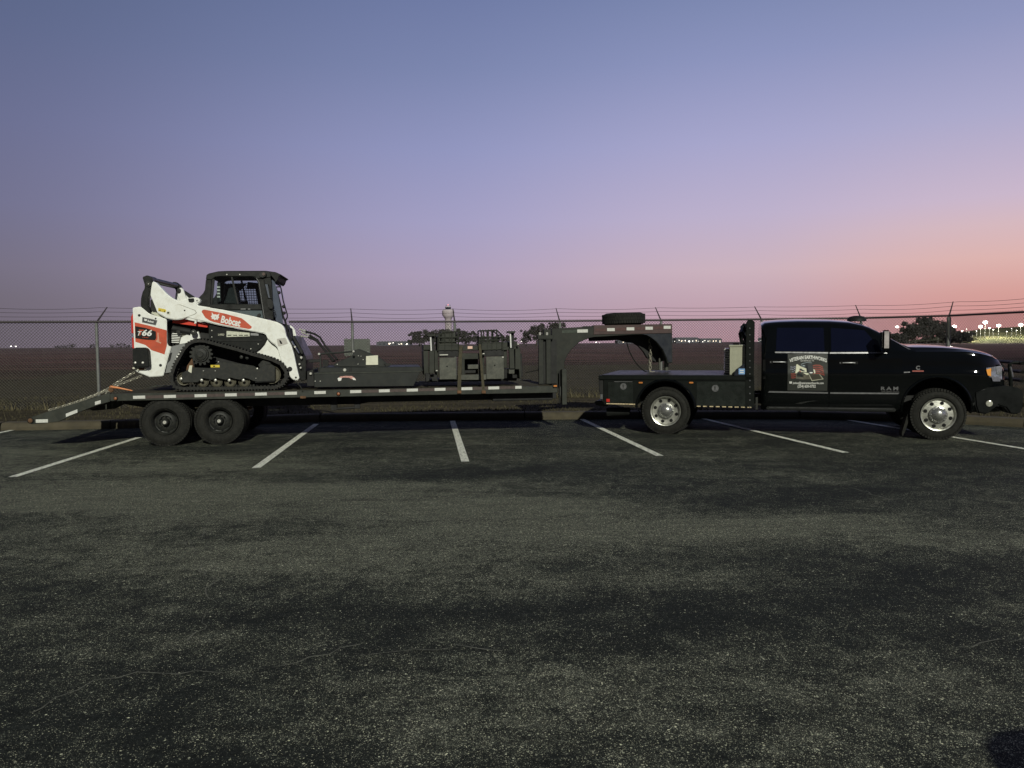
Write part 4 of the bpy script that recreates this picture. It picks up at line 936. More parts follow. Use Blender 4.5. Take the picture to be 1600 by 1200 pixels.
def track(y0, y1):
    mb = MB(); n = len(sm); rings = []
    for P, y in ((sm, y0), (sm, y1), (inner_, y1), (inner_, y0)): rings.append([mb.bm.verts.new((x, y, z)) for x, z in P])
    for k in range(4):
        a, c = rings[k], rings[(k + 1) % 4]
        for i in range(n): mb.bm.faces.new((a[i], a[(i + 1) % n], c[(i + 1) % n], c[i]))
    t = mb.build('rubber_track', m_track, ld)
    lugs = MB(); R2 = resample(TPo, .052)
    O2 = offset_poly(R2, .0); O3 = offset_poly(R2, .022)
    for i in range(len(R2)):
        a = Vector(O2[i]); b_ = Vector(O2[(i + 1) % len(O2)]); c = Vector(O3[i]); d = Vector(O3[(i + 1) % len(O3)])
        if (b_ - a).length < .02: continue
        a1, b1, c1, d1 = a.lerp(b_, .1), a.lerp(b_, .58), c.lerp(d, .16), c.lerp(d, .52)
        for (ya, yb) in ((y0 + .004, y0 + (y1 - y0) * .46), (y0 + (y1 - y0) * .54, y1 - .004)):
            lugs.hexa([(a1.x, ya, a1.y), (b1.x, ya, b1.y), (b1.x, yb, b1.y), (a1.x, yb, a1.y), (c1.x, ya, c1.y), (d1.x, ya, d1.y), (d1.x, yb, d1.y), (c1.x, yb, c1.y)])
    lugs.build('lug', m_track, t, kind='stuff')
    guide = MB(); G = resample(inner_, .085); G2 = offset_poly(G, -.03)
    for i in range(len(G)):
        a, b_ = Vector(G[i]), Vector(G2[i]); tdir = (b_ - a).orthogonal().normalized() * .016
        for ya in ((y0 + y1) / 2 - .07, (y0 + y1) / 2 + .04):
            guide.hexa([(a.x - tdir.x, ya, a.y - tdir.y), (a.x + tdir.x, ya, a.y + tdir.y), (a.x + tdir.x, ya + .03, a.y + tdir.y), (a.x - tdir.x, ya + .03, a.y - tdir.y),
                        (b_.x - tdir.x, ya, b_.y - tdir.y), (b_.x + tdir.x, ya, b_.y + tdir.y), (b_.x + tdir.x, ya + .03, b_.y + tdir.y), (b_.x - tdir.x, ya + .03, b_.y - tdir.y)])
    guide.build('guide_lug', m_track, t, kind='stuff')
track(.30, .70); track(MY(.70), MY(.30))
cw = .36
def disc(px, py, w, prof, name, m, seg=32, par=None, **k):
    x, z = TF.xz(px, py, w); return MB().lathe((x, w, z), prof, seg).build(name, m, par or ld, smooth=True, **k)
# drive sprocket with teeth
x, z = TF.xz(313.5, 553.5, cw)
for y, near in ((cw + .03, 1), (MY(cw + .09), 0)):
    pts = []; nT = 15
    for i in range(nT):
        for da, rr in ((-.16, .150), (-.09, .188), (.09, .188), (.16, .150)):
            a = 2 * PI * i / nT + da; pts.append((x + rr * math.cos(a), z + rr * math.sin(a)))
    sp = MB().prism(pts, y, y + .05).build('drive_sprocket', m_under, ld, bevel=.004)
    if near:
        MB().lathe((x, y, z), [(0, .125), (-.03, .12), (-.03, .10), (-.05, .095), (-.06, .05), (-.075, .045), (-.075, .0)], 32).build('sprocket_hub', m_under, sp, smooth=True)
        for k in range(10):
            a = 2 * PI * k / 10; MB().cyl((x + .108 * math.cos(a), y - .036, z + .108 * math.sin(a)), (x + .108 * math.cos(a), y - .0, z + .108 * math.sin(a)), .010, seg=6).build('hub_bolt', m_under, sp)
# idlers and rollers
for (px, py, r) in ((424, 585.5, .155), (287, 592, .11)):
    x, z = TF.xz(px, py, cw)
    for y in (cw + .02, MY(cw + .10)):
        MB().lathe((x, y, z), [(0, r), (-.012, r * .97), (-.008, r * .86), (.015, r * .8), (.01, r * .3), (-.02, r * .25), (-.02, 0)], 36).build('idler_wheel', m_roller, ld, smooth=True)
for (px) in (316, 337.5, 359, 381):
    x, z = TF.xz(px, 596.5, cw)
    for y in (cw + .02, MY(cw + .10)):
        rl = MB().lathe((x, y + .04, z), [(.0, .095), (-.02, .095), (-.025, .08), (-.01, .07), (-.01, .0)], 28).build('track_roller', m_roller, ld, smooth=True)
        if y < 1: MB().lathe((x, cw - .035, z + .028), [(.0, .024), (-.012, .022), (-.018, .012)], 14).build('roller_bolt', m_bolt, rl, smooth=True)
for px, py, r in ((283, 592, .023), (341.5, 565.5, .012), (318, 579.5, .010), (336.5, 579.5, .010), (402, 576, .016), (400, 591, .009), (266 + 6, 600, .0)):
    if r: disc(px, py, cw - .035, [(0, r), (-.012, r * .9), (-.016, r * .5)], 'frame_bolt', m_bolt, 14)
lp([(284, 583), (300, 574), (328, 575), (341, 565.5), (362, 566), (396, 571.5), (404, 576), (412, 570.5), (424, 569), (430, 573), (430.5, 595), (402, 596.5), (395, 595), (388, 592), (382, 590.5), (375, 593.5), (366, 592), (360, 590), (353, 594), (344, 592), (338, 590.5), (331, 594), (323, 592), (316, 591), (309, 597.5), (284, 598)], cw - .03, cw + .015, 'track_frame', m_under, .006)
lp([(398, 596.3), (429, 594.7), (429.3, 596.5), (399, 598)], cw - .034, cw - .031, 'frame_edge', m_hole, 0); lp([(429, 577), (430.3, 577), (430.4, 594), (429.2, 594)], cw - .034, cw - .031, 'frame_edge', m_hole, 0)
lp([(284, 583), (300, 574), (328, 575), (341, 565.5), (362, 566), (396, 571.5), (430, 573), (430.5, 595), (284, 598)], MY(cw), MY(cw - .04), 'track_frame', m_under, .006, w=cw)
lp([(292, 572), (300, 560), (303, 575), (299, 582), (290, 584)], cw + .0, cw + .02, 'frame_wedge', m_rust, .003)
lp([(296, 571), (300.5, 571), (299, 583), (294, 580)], cw - .033, cw - .0305, 'bright_wear_edge', m_label, 0)
lp([(329, 570.3), (343, 570.2), (343.3, 574), (329.3, 574)], cw - .034, cw - .0305, 'yellow_sticker', m_yellow, .0)
lp([(333, 571.3), (336, 571.2), (336, 573.2), (333, 573.2)], cw - .036, cw - .0345, 'sticker_mark', m_hole, 0)
lp([(403, 570), (411, 562), (420, 564), (424, 569), (413, 571), (406, 576)], cw + .0, cw + .03, 'idler_bracket', m_under)
for px, py in ((377, 558), (386, 559), (410, 565), (418, 566.5)): disc(px, py, cw + .05, [(.03, .03), (-.0, .028), (-.006, .015)], 'carrier_nub', m_under, 12)
# --- chassis
lp([(262, 505), (330, 503), (352, 512), (412, 522), (436, 545), (440, 565), (396, 575), (300, 580), (268, 560)], .72, MY(.72), 'chassis', m_frame, .01, w=.72)
lp([(396, 575), (440, 565), (432, 541), (418, 529), (400, 550)], .70, .719, 'chassis_front', m_frame, w=.70)
# black side tank with rounded lower corner
tank = [(326, 507), (370, 514.5), (408, 520.5), (414, 522.5), (418, 528), (413, 538), (406, 546), (397, 552), (392, 553), (344, 539), (326, 532)]
lp(tank, .46, .70, 'side_tank', m_bplast, .012, w=.46, seg=2)
lp([(340, 530.5), (412, 530), (410, 533), (340, 533.5)], .452, .4595, 'tank_ridge', m_cab, .002)
for px, py in ((403.5, 537.5), (392, 545), (331, 516.5), (331, 526.5)): disc(px, py, .458, [(0, .010), (-.006, .009)], 'bolt', m_bolt, 10)
lp([(354, 517), (390, 520), (390.3, 525.5), (354, 526.5)], .452, .4585, 'instruction_label', mat('instruction_label_paper', (.55, .56, .45), .5, var=.25, scale=40), .0)
lp([(391.5, 520.3), (404, 520.6), (404, 524.5), (391.5, 524)], .452, .4585, 'grey_label', m_grey, 0)
for i, px in enumerate((359, 368, 377, 385)): lp([(px - 3.5, 523.2), (px + 2.5, 523.0), (px + 2.5, 524.6), (px - 3.5, 524.8)], .4495, .4515, 'label_print', m_steel2, 0)
x, z = TF.xz(345.5, 523, .455); text_mesh('2-SPEED', .045, m_label, 'lettering', ld, (x, .455, z), width=.10)
# white front lower body
for y0, y1 in ((.50, .715), (MY(.715), MY(.50))):
    lp([(418, 529.5), (431, 539.5), (434, 545), (440, 566), (425, 561), (396.5, 552.5), (407, 545.5), (413.5, 538)], y0, y1, 'front_fender', m_white, .008, w=.50)
# white engine tower behind the cylinder, with cooling fins
lp([(296, 521), (310, 518), (313, 529.5), (291, 536), (280, 538), (283, 527)], .62, .70, 'tower_plate', m_white, .005, w=.62)
lp([(262, 500), (296, 503), (312, 508), (312, 520), (296, 522), (280, 540), (268, 542), (262, 536)], .73, .76, 'tower_recess', m_hole, .003, w=.73)
for i in range(6):
    y = 520.5 + i * 2.7
    lp([(268 + (i == 0) * 2, y), (283 - i * .6, y + .6), (282 - i * .6, y + 2.0), (268, y + 1.3)], .60, .66, 'cooling_fin', m_white, .002, w=.60)
lp([(278, 523), (290, 519), (292, 528), (285, 537), (274, 539)], .66, .69, 'fin_backing', mat('dusty_mesh_screen', (.32, .31, .26), .7, var=.5, scale=90), .002, w=.66)
# red strip under the arm
lp([(270, 499), (285, 498), (325.5, 506.5), (324, 512), (269, 504.5)], AW + .11, AW + .24, 'red_side_cover', mat('bright_red_cover', (.62, .045, .02), .4, var=.12), .004, w=AW + .11)
# lift cylinder
a, c = t3(270, 513, AW + .2), t3(305, 520, AW + .2)
cy = MB().tube([a, Vector(a).lerp(Vector(c), .8)], .055, 14).build('lift_cylinder', m_frame, ld, smooth=True)
MB().tube([Vector(a).lerp(Vector(c), .75), Vector(c)], .025, 10).build('cylinder_rod', m_chrome, cy, smooth=True)
disc(303, 519.5, AW + .12, [(0, .05), (-.03, .048), (-.035, .02)], 'cylinder_pin', m_under, 20); disc(279, 519, AW + .12, [(0, .035), (-.02, .033)], 'cylinder_pin', m_under, 20)
disc(302, 518, AW + .085, [(0, .010), (-.006, .008)], 'pin_grease_nipple', m_bolt, 10)
# --- rear body sides
tower = [(207, 480.8), (219, 479), (222, 481), (234, 490.5), (258, 497.8), (260.3, 500), (260.8, 537), (264, 541.5), (268, 541), (262, 560), (255, 587.5), (234, 589), (216, 582), (211, 579), (209.5, 545)]
lp(tower, AW, AW + .05, 'rear_side_panel', m_white, .010, seg=2)
lp(tower, MY(AW + .05), MY(AW), 'rear_side_panel', m_white, .010, w=AW, seg=2)
lp([(209, 484), (219, 482), (258, 500), (262, 540), (255, 585), (234, 586), (213, 577)], AW + .052, MY(AW + .052), 'engine_bay', m_frame, .01, w=AW)
lp([(268, 541.3), (287, 536.5), (291, 538), (283, 548), (281, 556), (266.5, 582), (258, 583.5), (263, 560)], AW + .03, AW + .20, 'grey_corner_plate', mat('mid_grey_paint', (.20, .205, .20), .5, var=.12), .005, w=AW + .03)
lp([(265.5, 552), (269, 550.5), (266, 563), (262, 567)], AW + .024, AW + .029, 'plate_slot', m_frame, .001)
lp([(283, 547), (282, 556), (274, 562), (276, 556)], AW + .02, AW + .029, 'white_corner_strip', m_white, .001)
# red tail lamp column / rear door edge
lp([(204.5, 495), (207.5, 489), (209.5, 489), (209.5, 521), (205.2, 521)], AW + .12, AW + .26, 'tail_lamp', m_lamp_red, .006, w=AW + .12)
lp([(206, 527), (209.5, 528), (210.5, 545), (206.5, 544)], AW + .12, AW + .26, 'tail_lamp', m_lamp_red, .006, w=AW + .12)
lp([(206.5, 486), (212, 486), (215, 578), (209, 576)], MY(AW + 1.0), MY(AW + .1), 'rear_door', m_frame, .01, w=AW + .3)
cwt = lp([(206.7, 545.5), (211, 543), (227, 543), (231.5, 547), (233.5, 572), (231, 574), (207.5, 574)], AW - .12, AW - .001, 'corner_weight', m_bplast, .014, w=AW - .12, seg=2)
for px in (211.5, 223.3): 
    x, z = TF.xz(px, 566.8, AW - .12); MB().lathe((x, AW - .12, z), [(0, .020), (-.012, .019), (-.018, .010)], 16).build('weight_bolt', m_bolt, cwt, smooth=True)
for a in ((207, 574, 211.5, 576.5), (214, 575, 216.5, 579), (225.5, 575, 228, 577.5)): lp([(a[0], a[1]), (a[2], a[1]), (a[2], a[3]), (a[0], a[3])], AW - .04, AW - .001, 'weight_bracket', m_label, .002)
lp([(216.5, 575), (225.5, 575), (225.5, 578), (216.5, 578)], AW - .03, AW - .001, 'weight_bracket', m_rust, .002)
for px, py, r in ((217.6, 492.8, .022), (243.2, 497.7, .015), (250.8, 570.8, .024)):
    disc(px, py, AW, [(0, r), (-.003, r * .9), (-.0032, r * .45)], 'panel_bolt_hole', m_frame, 16)
# decals on the side panel
D0 = AW - .0022
lp([(210.3, 503.5), (232, 508.5), (260.3, 516), (260.6, 540), (257, 553.8), (237, 547.2), (232, 543), (227, 539), (211.5, 534)], D0, AW - .0006, 'red_decal', m_red, 0)
lp([(211, 509.5), (228, 512.5), (243.5, 518), (244, 528), (242, 531.5), (228, 530.8), (211.5, 528.5)], D0 - .0035, D0 - .0008, 'model_badge', m_bplast, .001)
lp([(246, 519.5), (251.5, 522), (253, 530), (251.5, 537), (243, 533.5), (246, 530)], D0 - .003, D0 - .0008, 'pale_decal_edge', mat('salmon_decal', (.62, .30, .20), .5, var=.2), 0)
lp([(247.3, 520.5), (252.5, 522), (253, 535), (249, 534), (248.5, 528)], D0 - .0045, D0 - .0032, 'red_decal_step', m_red, 0)
x, z = TF.xz(228.8, 520.6, D0); text_mesh('66', .135, m_ltxt, 'lettering', ld, (x, D0 - .0055, z), bold=.004, width=.155, shear=.25, tilt=-.05)
x, z = TF.xz(218.5, 520, D0); text_mesh('T', .13, m_red, 'lettering', ld, (x, D0 - .0055, z), bold=.002, shear=.3, tilt=-.05)
x, z = TF.xz(217.6, 520.8, D0); text_mesh('T', .10, m_ltxt, 'lettering', ld, (x - .012, D0 - .0065, z - .005), bold=.001, shear=.3, tilt=-.05)
x, z = TF.xz(227.5, 527.3, D0); text_mesh('R-SERIES', .026, m_red, 'lettering', ld, (x, D0 - .0055, z), tilt=-.05)
lp([(222.3, 495), (246, 500.3), (243.6, 508.5), (221.8, 503.8)], D0, AW - .0006, 'dealer_decal', m_grey, 0)
lp([(222.9, 495.8), (245.2, 500.9), (243, 507.7), (222.4, 503.1)], D0 - .002, D0 - .0008, 'dealer_decal_face', mat('decal_charcoal', (.06, .06, .06), .4, var=.2), 0)
def cat_head(x, z, s, y, m, par, tilt=0):
    pts = [(-.5, .55), (-.42, .15), (-.55, .0), (-.42, -.12), (-.38, -.35), (-.15, -.30), (-.05, -.42), (.05, -.42), (.15, -.30), (.38, -.35), (.42, -.12), (.55, 0), (.42, .15), (.5, .55), (.22, .30), (0, .34), (-.22, .30)]
    P = [(x + s * (a * math.cos(tilt) - c * math.sin(tilt)), z + s * (a * math.sin(tilt) + c * math.cos(tilt))) for a, c in pts]
    return MB().prism(P, y - .0015, y).build('cat_head_logo', m, par)
x, z = TF.xz(227.6, 499.9, D0); cat_head(x, z, .045, D0 - .003, m_ltxt, ld, -.2)
x, z = TF.xz(235.5, 502.3, D0); text_mesh('Bobcat', .045, m_ltxt, 'lettering', ld, (x, D0 - .004, z), width=.095, bold=.0015, tilt=-.2)
# --- lift arms
arm = [(237.8, 440), (241, 439.8), (245, 443), (250, 448), (256, 454.5), (261, 459.5), (266, 463.5), (272, 467.3), (277, 469.4), (281, 469.8), (286, 468.2), (292, 466), (302, 464.8), (307, 464.5), (310, 466), (313.3, 470), (311, 473.3), (308.3, 474), (308.3, 477.2), (320, 479.4), (350, 484.3), (390, 492.8), (420, 500), (432, 503), (438, 506), (442, 509.5), (444.5, 514), (447, 525), (455, 540), (459, 553), (463, 572), (467.3, 590), (466.5, 593), (463.5, 594.8), (459.5, 593.8), (455, 591), (452.3, 586), (451.5, 580), (447.5, 573.5), (440, 565), (437, 555), (433.5, 543.5), (429.5, 538.7), (424, 535), (418.5, 529.5), (415.5, 523.5), (412, 520.8), (408, 520.3), (390, 517), (370, 513.2), (340, 507.6), (320, 502.7), (305, 499.6), (292, 496.3), (284, 498.6), (278, 499.6), (272, 499.6), (260, 497.2), (246, 489.3), (243, 481), (239, 471), (235, 461), (235.8, 452)]
ra = lp(arm, AW - .02, AW + .11, 'lift_arm', m_white, .012, w=AW - .02, seg=2)
lp(arm, MY(AW + .11), MY(AW - .02), 'lift_arm', m_white, .012, w=AW - .02, seg=2)
AF = AW - .02
lp([(277, 475.5), (281, 475.6), (305, 484.5), (307.5, 488.8), (304, 491.5), (288, 497), (287.5, 496.6), (303, 490.8), (306.3, 488.6), (304.3, 485.2), (281, 476.3)], AF - .002, AF - .0004, 'arm_seam', mat('panel_shadow_gap', (.35, .34, .29), .6, var=.1), 0, par=ra)
decal = [(315, 487.2), (316.5, 484.2), (320, 483.8), (350, 489.6), (377, 497), (382, 500.5), (393.5, 510.5), (392.5, 513.2), (388.5, 514), (350, 507.2), (333, 502.8), (328, 501), (321, 496.5)]
lp(decal, AF - .0022, AF - .0005, 'brand_decal', m_red, 0, par=ra)
tl = math.atan2(TF.z(377, 497, AF) - TF.z(320, 484.3, AF), TF.x(377, AF, 497) - TF.x(320, AF, 484))
x, z = TF.xz(336.2, 495.2, AF); cat_head(x, z, .125, AF - .004, m_ltxt, ra, tl + .08)
lp([(335.7, 494.6), (337.3, 494.8), (336.9, 496.3), (336, 496.2)], AF - .0055, AF - .0042, 'cat_head_nose', m_red, 0, par=ra)
x, z = TF.xz(360.5, 502.4, AF); text_mesh('Bobcat', .16, m_ltxt, 'lettering', ra, (x, AF - .004, z), bold=.006, width=.315, tilt=tl)
lp([(247.5, 481), (258.5, 483.2), (260, 485.5), (258, 488.3), (247, 486)], AF - .0022, AF - .0005, 'yellow_warning_label', m_yellow, 0, par=ra)
for px, py in ((250, 484.3), (257, 486)): lp([(px - 1.2, py + 1.2), (px, py - 1.2), (px + 1.2, py + 1.4)], AF - .0035, AF - .0025, 'warning_mark', m_frame, 0, par=ra)
disc(263.2, 488.8, AF, [(0, .032), (-.0022, .032)], 'round_label', m_label, 20, par=ra); lp([(261, 487.5), (264.5, 487.5), (264.5, 490), (261, 490)], AF - .0035, AF - .0025, 'label_mark', m_frame, 0, par=ra)
disc(288.5, 485.1, AF, [(0, .013), (-.003, .012), (-.0032, .004)], 'arm_bolt', m_frame, 12, par=ra)
x_, z_ = TF.xz(439, 534, AF)
lp([(436, 531.5), (438.5, 532), (441.3, 536.5), (440.3, 537.5), (438, 537)], AF - .002, AF - .0004, 'arm_slot', m_hole, 0, par=ra)
lp([(432.5, 529.5), (446, 527.5), (450, 537), (436, 541.5), (434, 540)], AF - .0012, AF - .0003, 'cast_joint', mat('cast_joint_paint', (.48, .46, .42), .5, var=.1, scale=9), 0, par=ra)
disc(453, 576.6, AF, [(0, .040), (-.006, .039), (-.008, .028)], 'pivot_pin', m_frame, 20, par=ra)
disc(462.3, 590, AF, [(0, .017), (-.004, .016)], 'pivot_pin', m_hole, 16, par=ra)
lp([(304.5, 497.5), (307.5, 498), (307, 505), (303.5, 506)], AF + .02, AF + .08, 'arm_tab', m_white, .003, w=AF + .02)
lp([(293.5, 466.5), (303, 465.8), (303.5, 471), (300, 472.8), (295, 472)], AF - .012, AF - .0005, 'hose_clamp', m_bplast, .006, par=ra)
disc(307.8, 469.8, AF, [(0, .012), (-.006, .011)], 'arm_bolt', m_frame, 12, par=ra)
# rear link (black), tilt link and white lug
for k, y in enumerate((AW + .0,)):
    lp([(222, 432.5), (226, 431.5), (233, 431), (238, 434), (239.5, 441), (238.3, 449), (234, 458), (231.5, 468), (231.5, 478), (234.5, 487.5), (232, 490.5), (221, 481), (219.5, 476), (220, 466), (222.5, 456), (226, 450), (225.5, 444)], y, y + .12, 'rear_link', m_cab, .012, w=AW, seg=2)
    if k == 0: lp([(233, 468), (238, 466.5), (244.5, 485), (243.5, 488.5), (237.5, 489), (233, 484)], y + .06, y + .14, 'hose_bundle', m_frame, .012, w=AW)

FWY = MY(AW + .06)
p0, p1 = t3(229, 436, AW + .06), t3(277, 447.5, FWY)
MB().tube([p0, p1], .050, 16).build('rear_cross_tube', m_cab, ld, smooth=True)
MB().tube([Vector(p0).lerp(Vector(p1), .02), Vector(p0).lerp(Vector(p1), .22)], .062, 16).build('tube_collar', m_cab, ld, smooth=True)
lp([(269, 440.5), (275, 440.5), (282, 446), (283.5, 452), (280, 456), (276, 455), (272, 450)], FWY - .06, FWY + .06, 'link_end', m_cab, .01, w=FWY - .06)
lp([(278, 451), (283, 449.3), (286.5, 452.5), (291.5, 467), (282, 471.5), (277.5, 462)], FWY - .10, FWY - .065, 'white_lug', m_white, .006, w=FWY - .1)
lp([(286, 453.5), (288.5, 454), (303.5, 463.5), (300, 467), (290.8, 467.8)], FWY + .0, FWY + .06, 'tilt_strut', m_cab, .006, w=FWY)
disc(279, 454.2, FWY - .10, [(0, .045), (-.022, .043), (-.024, .02), (-.03, .015)], 'link_pin', m_under, 20)
disc(232.3, 444, AW, [(0, .045), (-.022, .043), (-.024, .022), (-.03, .018)], 'link_pin', m_under, 20)
disc(232, 443.6, AW - .03, [(0, .010), (-.006, .008)], 'pin_bolt', m_bolt, 10)
MB().tube([t3(233, 481, AW + .07), t3(234, 481, AW + .07)], .01, 6).build('bolt', m_bolt, ld)
lp([(239, 485), (246, 489.5), (258, 497), (250, 496.5), (235, 491)], AW + .06, AW + .3, 'hinge_bracket', mat('dusty_white', (.5, .5, .40), .6, var=.1), .004, w=AW + .06)
# --- cab
CY0, CY1 = .72, 1.66
def cab(pts, name, m, y0=CY0, y1=CY0 + .05, bevel=.008, both=True, **k):
    r = lp(pts, y0, y1, name, m, bevel, w=CY0, **k)
    if both: lp(pts, CY0 + CY1 - y1, CY0 + CY1 - y0, name, m, bevel, w=CY0, **k)
    return r
roofm = m_cab
cab([(321.5, 437), (322.5, 429.5), (326, 427.3), (340, 424.2), (353, 423.6), (415, 423.4), (422, 424), (424, 428), (423, 433), (403, 435.5), (398, 432.6), (392, 431.8), (343, 431.8), (336, 432.5), (331, 437)], 'roof_side', roofm)
lp([(322, 430), (326, 427.0), (340, 423.7), (353, 423), (415, 422.8), (430, 424.8), (440, 429.2), (434, 431), (425, 428), (340, 428), (323, 434)], CY0 + .02, CY1 - .02, 'roof_panel', roofm, .01, w=CY0)
cab([(321.5, 437), (331, 437), (328.5, 476.5), (327, 480), (309, 477), (309.5, 466), (317, 458.5), (320, 453)], 'rear_pillar', roofm)
cab([(398, 431.5), (404, 436), (423, 433), (424.5, 440), (427.5, 500), (411, 497.5), (407, 470), (402.5, 441)], 'front_pillar', roofm, y0=CY0 - .004, y1=CY0 + .05)
cab([(327.5, 475), (407.5, 475), (409.5, 484.3), (352, 484.2), (327, 479.5)], 'window_belt', roofm, y0=CY0 + .004, y1=CY0 + .045)
cab([(331, 434), (335, 436.5), (331.5, 475.5), (328.6, 475.5)], 'window_frame', m_frame, y0=CY0 + .01, y1=CY0 + .04, bevel=.003)
cab([(360, 432), (363, 432), (373, 475), (370, 475)], 'window_divider', m_frame, y0=CY0 + .02, y1=CY0 + .04, bevel=.003)
lp([(352, 484.5), (410, 484), (411.5, 498), (404, 497), (352, 486)], CY0 + .03, CY0 + .036, 'lower_side_glass', mat('grey_blue_glass', (.10, .125, .135), .12, var=.1, coat=.5), 0, w=CY0)
lp([(400, 496.5), (402, 491.5), (405.5, 489.5), (407.5, 491), (406, 495), (403, 498)], CY0 + .0, CY0 + .028, 'armrest_knob', m_frame, .004, w=CY0)
for px0, px1 in ((376, 384), (387.5, 391)): lp([(px0, 482.3), (px1, 482.3), (px1, 483.5), (px0, 483.5)], CY0 - .001, CY0 + .0035, 'latch_glint', m_grey, 0, w=CY0)
# glass (a real pane) on both sides
mg, tg, bgm = nodes('cab_clear_glass'); tg.nodes.remove(bgm)
go = tg.nodes['Material Output']; mx = N(tg, 'ShaderNodeMixShader'); tr = N(tg, 'ShaderNodeBsdfTransparent'); tr.inputs[0].default_value = (.84, .90, .91, 1); gl = N(tg, 'ShaderNodeBsdfGlossy'); gl.inputs['Roughness'].default_value = .04
fr = N(tg, 'ShaderNodeFresnel', i_IOR=1.5); tg.links.new(fr.outputs[0], mx.inputs[0]); tg.links.new(tr.outputs[0], mx.inputs[1]); tg.links.new(gl.outputs[0], mx.inputs[2]); tg.links.new(mx.outputs[0], go.inputs[0])
cab([(332.5, 436), (337, 433), (397, 433), (401.5, 438), (408.5, 475), (329.5, 475)], 'side_window', mg, y0=CY0 + .046, y1=CY0 + .050, bevel=0)
lp([(414, 435), (419, 434.5), (424.5, 437), (428.5, 440), (434, 462), (442, 506), (430.5, 502)], CY0 + .06, CY1 - .06, 'windscreen', mat('windscreen_glass', (.09, .105, .14), .10, var=.1, coat=.6), .004, w=CY0)
# interior: seat, headrest, rear screen with grille and the far-side mesh
cab_in = m_hole
lp([(334, 474), (345, 470), (352, 446), (362, 446), (366, 470), (368, 475)], CY0 + .30, CY0 + .66, 'seat', m_frame, .03, w=CY0, seg=2)
lp([(335, 437), (372, 436), (362, 447), (352, 452), (342, 474), (332, 474)], CY1 - .055, CY1 - .052, 'rear_lining', mat('cab_interior_teal', (.022, .036, .042), .6, var=.4, scale=6), 0, w=CY0)
lp([(372, 434), (401, 437), (402, 446), (388, 446), (370, 446)], CY1 - .055, CY1 - .052, 'headliner', cab_in, 0, w=CY0)
lp([(332, 466), (373, 466), (373, 475), (331, 475)], CY1 - .055, CY1 - .052, 'side_lining', cab_in, 0, w=CY0)
gm = MB()
for i in range(14):
    px = 336 + i * 4.1
    a, c = TF.xz(px, 436, CY0), TF.xz(px + 3, 475, CY0); gm.tube([(a[0], CY1 - .07, a[1]), (c[0], CY1 - .07, c[1])], .0045, 4)
for j in range(9):
    py = 440 + j * 4.2; a, c = TF.xz(335, py, CY0), TF.xz(389, py, CY0); gm.tube([(a[0], CY1 - .078, a[1]), (c[0], CY1 - .078, c[1])], .0055, 4)
gm.build('window_guard', m_frame, ld, kind='stuff')
lp([(385, 437), (389, 437), (396, 475), (390.5, 475)], CY1 - .09, CY1 - .055, 'door_post', m_frame, .003, w=CY0)
lp([(338, 441), (343, 441), (344.5, 470), (340, 472)], CY0 + .052, CY0 + .07, 'rear_light_bar', m_frame, .002, w=CY0)
for py in (447, 452, 457, 462): lp([(338, py), (342.5, py), (343, py + 2.6), (338.5, py + 2.6)], CY0 + .0448, CY0 + .0455, 'reflection_sticker', mat('window_sticker', (.30, .36, .33), .4, var=.3, scale=40), 0, w=CY0)
# visor, work lamp, front door and guard rail
lp([(421, 424.3), (431, 425.5), (440, 429.8), (436, 431.5), (433.8, 438), (430.3, 441.5), (429, 437), (424, 431)], CY0 - .02, CY1 + .02, 'visor', m_frame, .006, w=CY0)
lp([(405, 428), (410, 424.8), (416, 425.5), (417.5, 429), (413.5, 434), (408.5, 434.5), (405.5, 431.5)], CY0 - .06, CY0 - .005, 'work_lamp', m_under, .012, w=CY0, seg=2)
disc(412, 428.2, CY0 - .06, [(0, .028), (-.008, .026)], 'lamp_lens', mat('smoked_lens', (.10, .07, .06), .3, var=.1), 16)
lp([(353.5, 428.2), (355.5, 428.2), (355.5, 429.6), (353.5, 429.6)], CY0 - .008, CY0 - .001, 'roof_bolt', m_bolt, 0, w=CY0); lp([(374, 428.2), (375.7, 428.2), (375.7, 429.6), (374, 429.6)], CY0 - .008, CY0 - .001, 'roof_bolt', m_bolt, 0, w=CY0)
MB().tube([t3(x_, y_, CY0 - .03) for x_, y_ in ((412.5, 437), (413, 442), (419, 466), (423.5, 466.5), (422, 450), (419.5, 444), (414, 443))], .010, 6).build('mirror_frame', m_frame, ld)
lp([(413.8, 443.5), (418.5, 443.5), (421.6, 463), (422.8, 465.8), (418.3, 465)], CY0 - .035, CY0 - .028, 'mirror', mat('mirror_glass', (.25, .28, .33), .08, .6, var=.05), .0, w=CY0)
lp([(417, 468), (421, 466.5), (426, 469), (428, 476), (427, 482), (424, 484), (420, 481)], CY0 - .06, CY0 - .01, 'door_handle', m_frame, .012, w=CY0, seg=2)
MB().tube([t3(x_, y_, CY0 - .03) for x_, y_ in ((427, 483), (430, 487), (430, 491), (427.5, 496), (425.5, 490))], .007, 6).build('door_hook', m_frame, ld)
for y in (CY0 + .12,):
    MB().tube([t3(x_, y_, y) for x_, y_ in ((430.5, 448.3), (437.5, 448.2), (439, 450), (442.5, 470), (449, 492), (448.8, 496), (446.3, 500.3), (446, 503))], .012, 6).build('guard_rail', m_frame, ld)
    MB().tube([t3(x_, y_, y) for x_, y_ in ((430.8, 448.3), (434, 460), (438.5, 478), (442.5, 495), (446, 503), (449, 514))], .018, 6).build('door_edge', m_frame, ld)
for (px, py) in ((435.5, 457), (443, 479), (443.5, 489)): disc(px, py, CY0 + .10, [(.04, .03), (0, .028), (-.01, .015)], 'door_hinge', m_frame, 10)
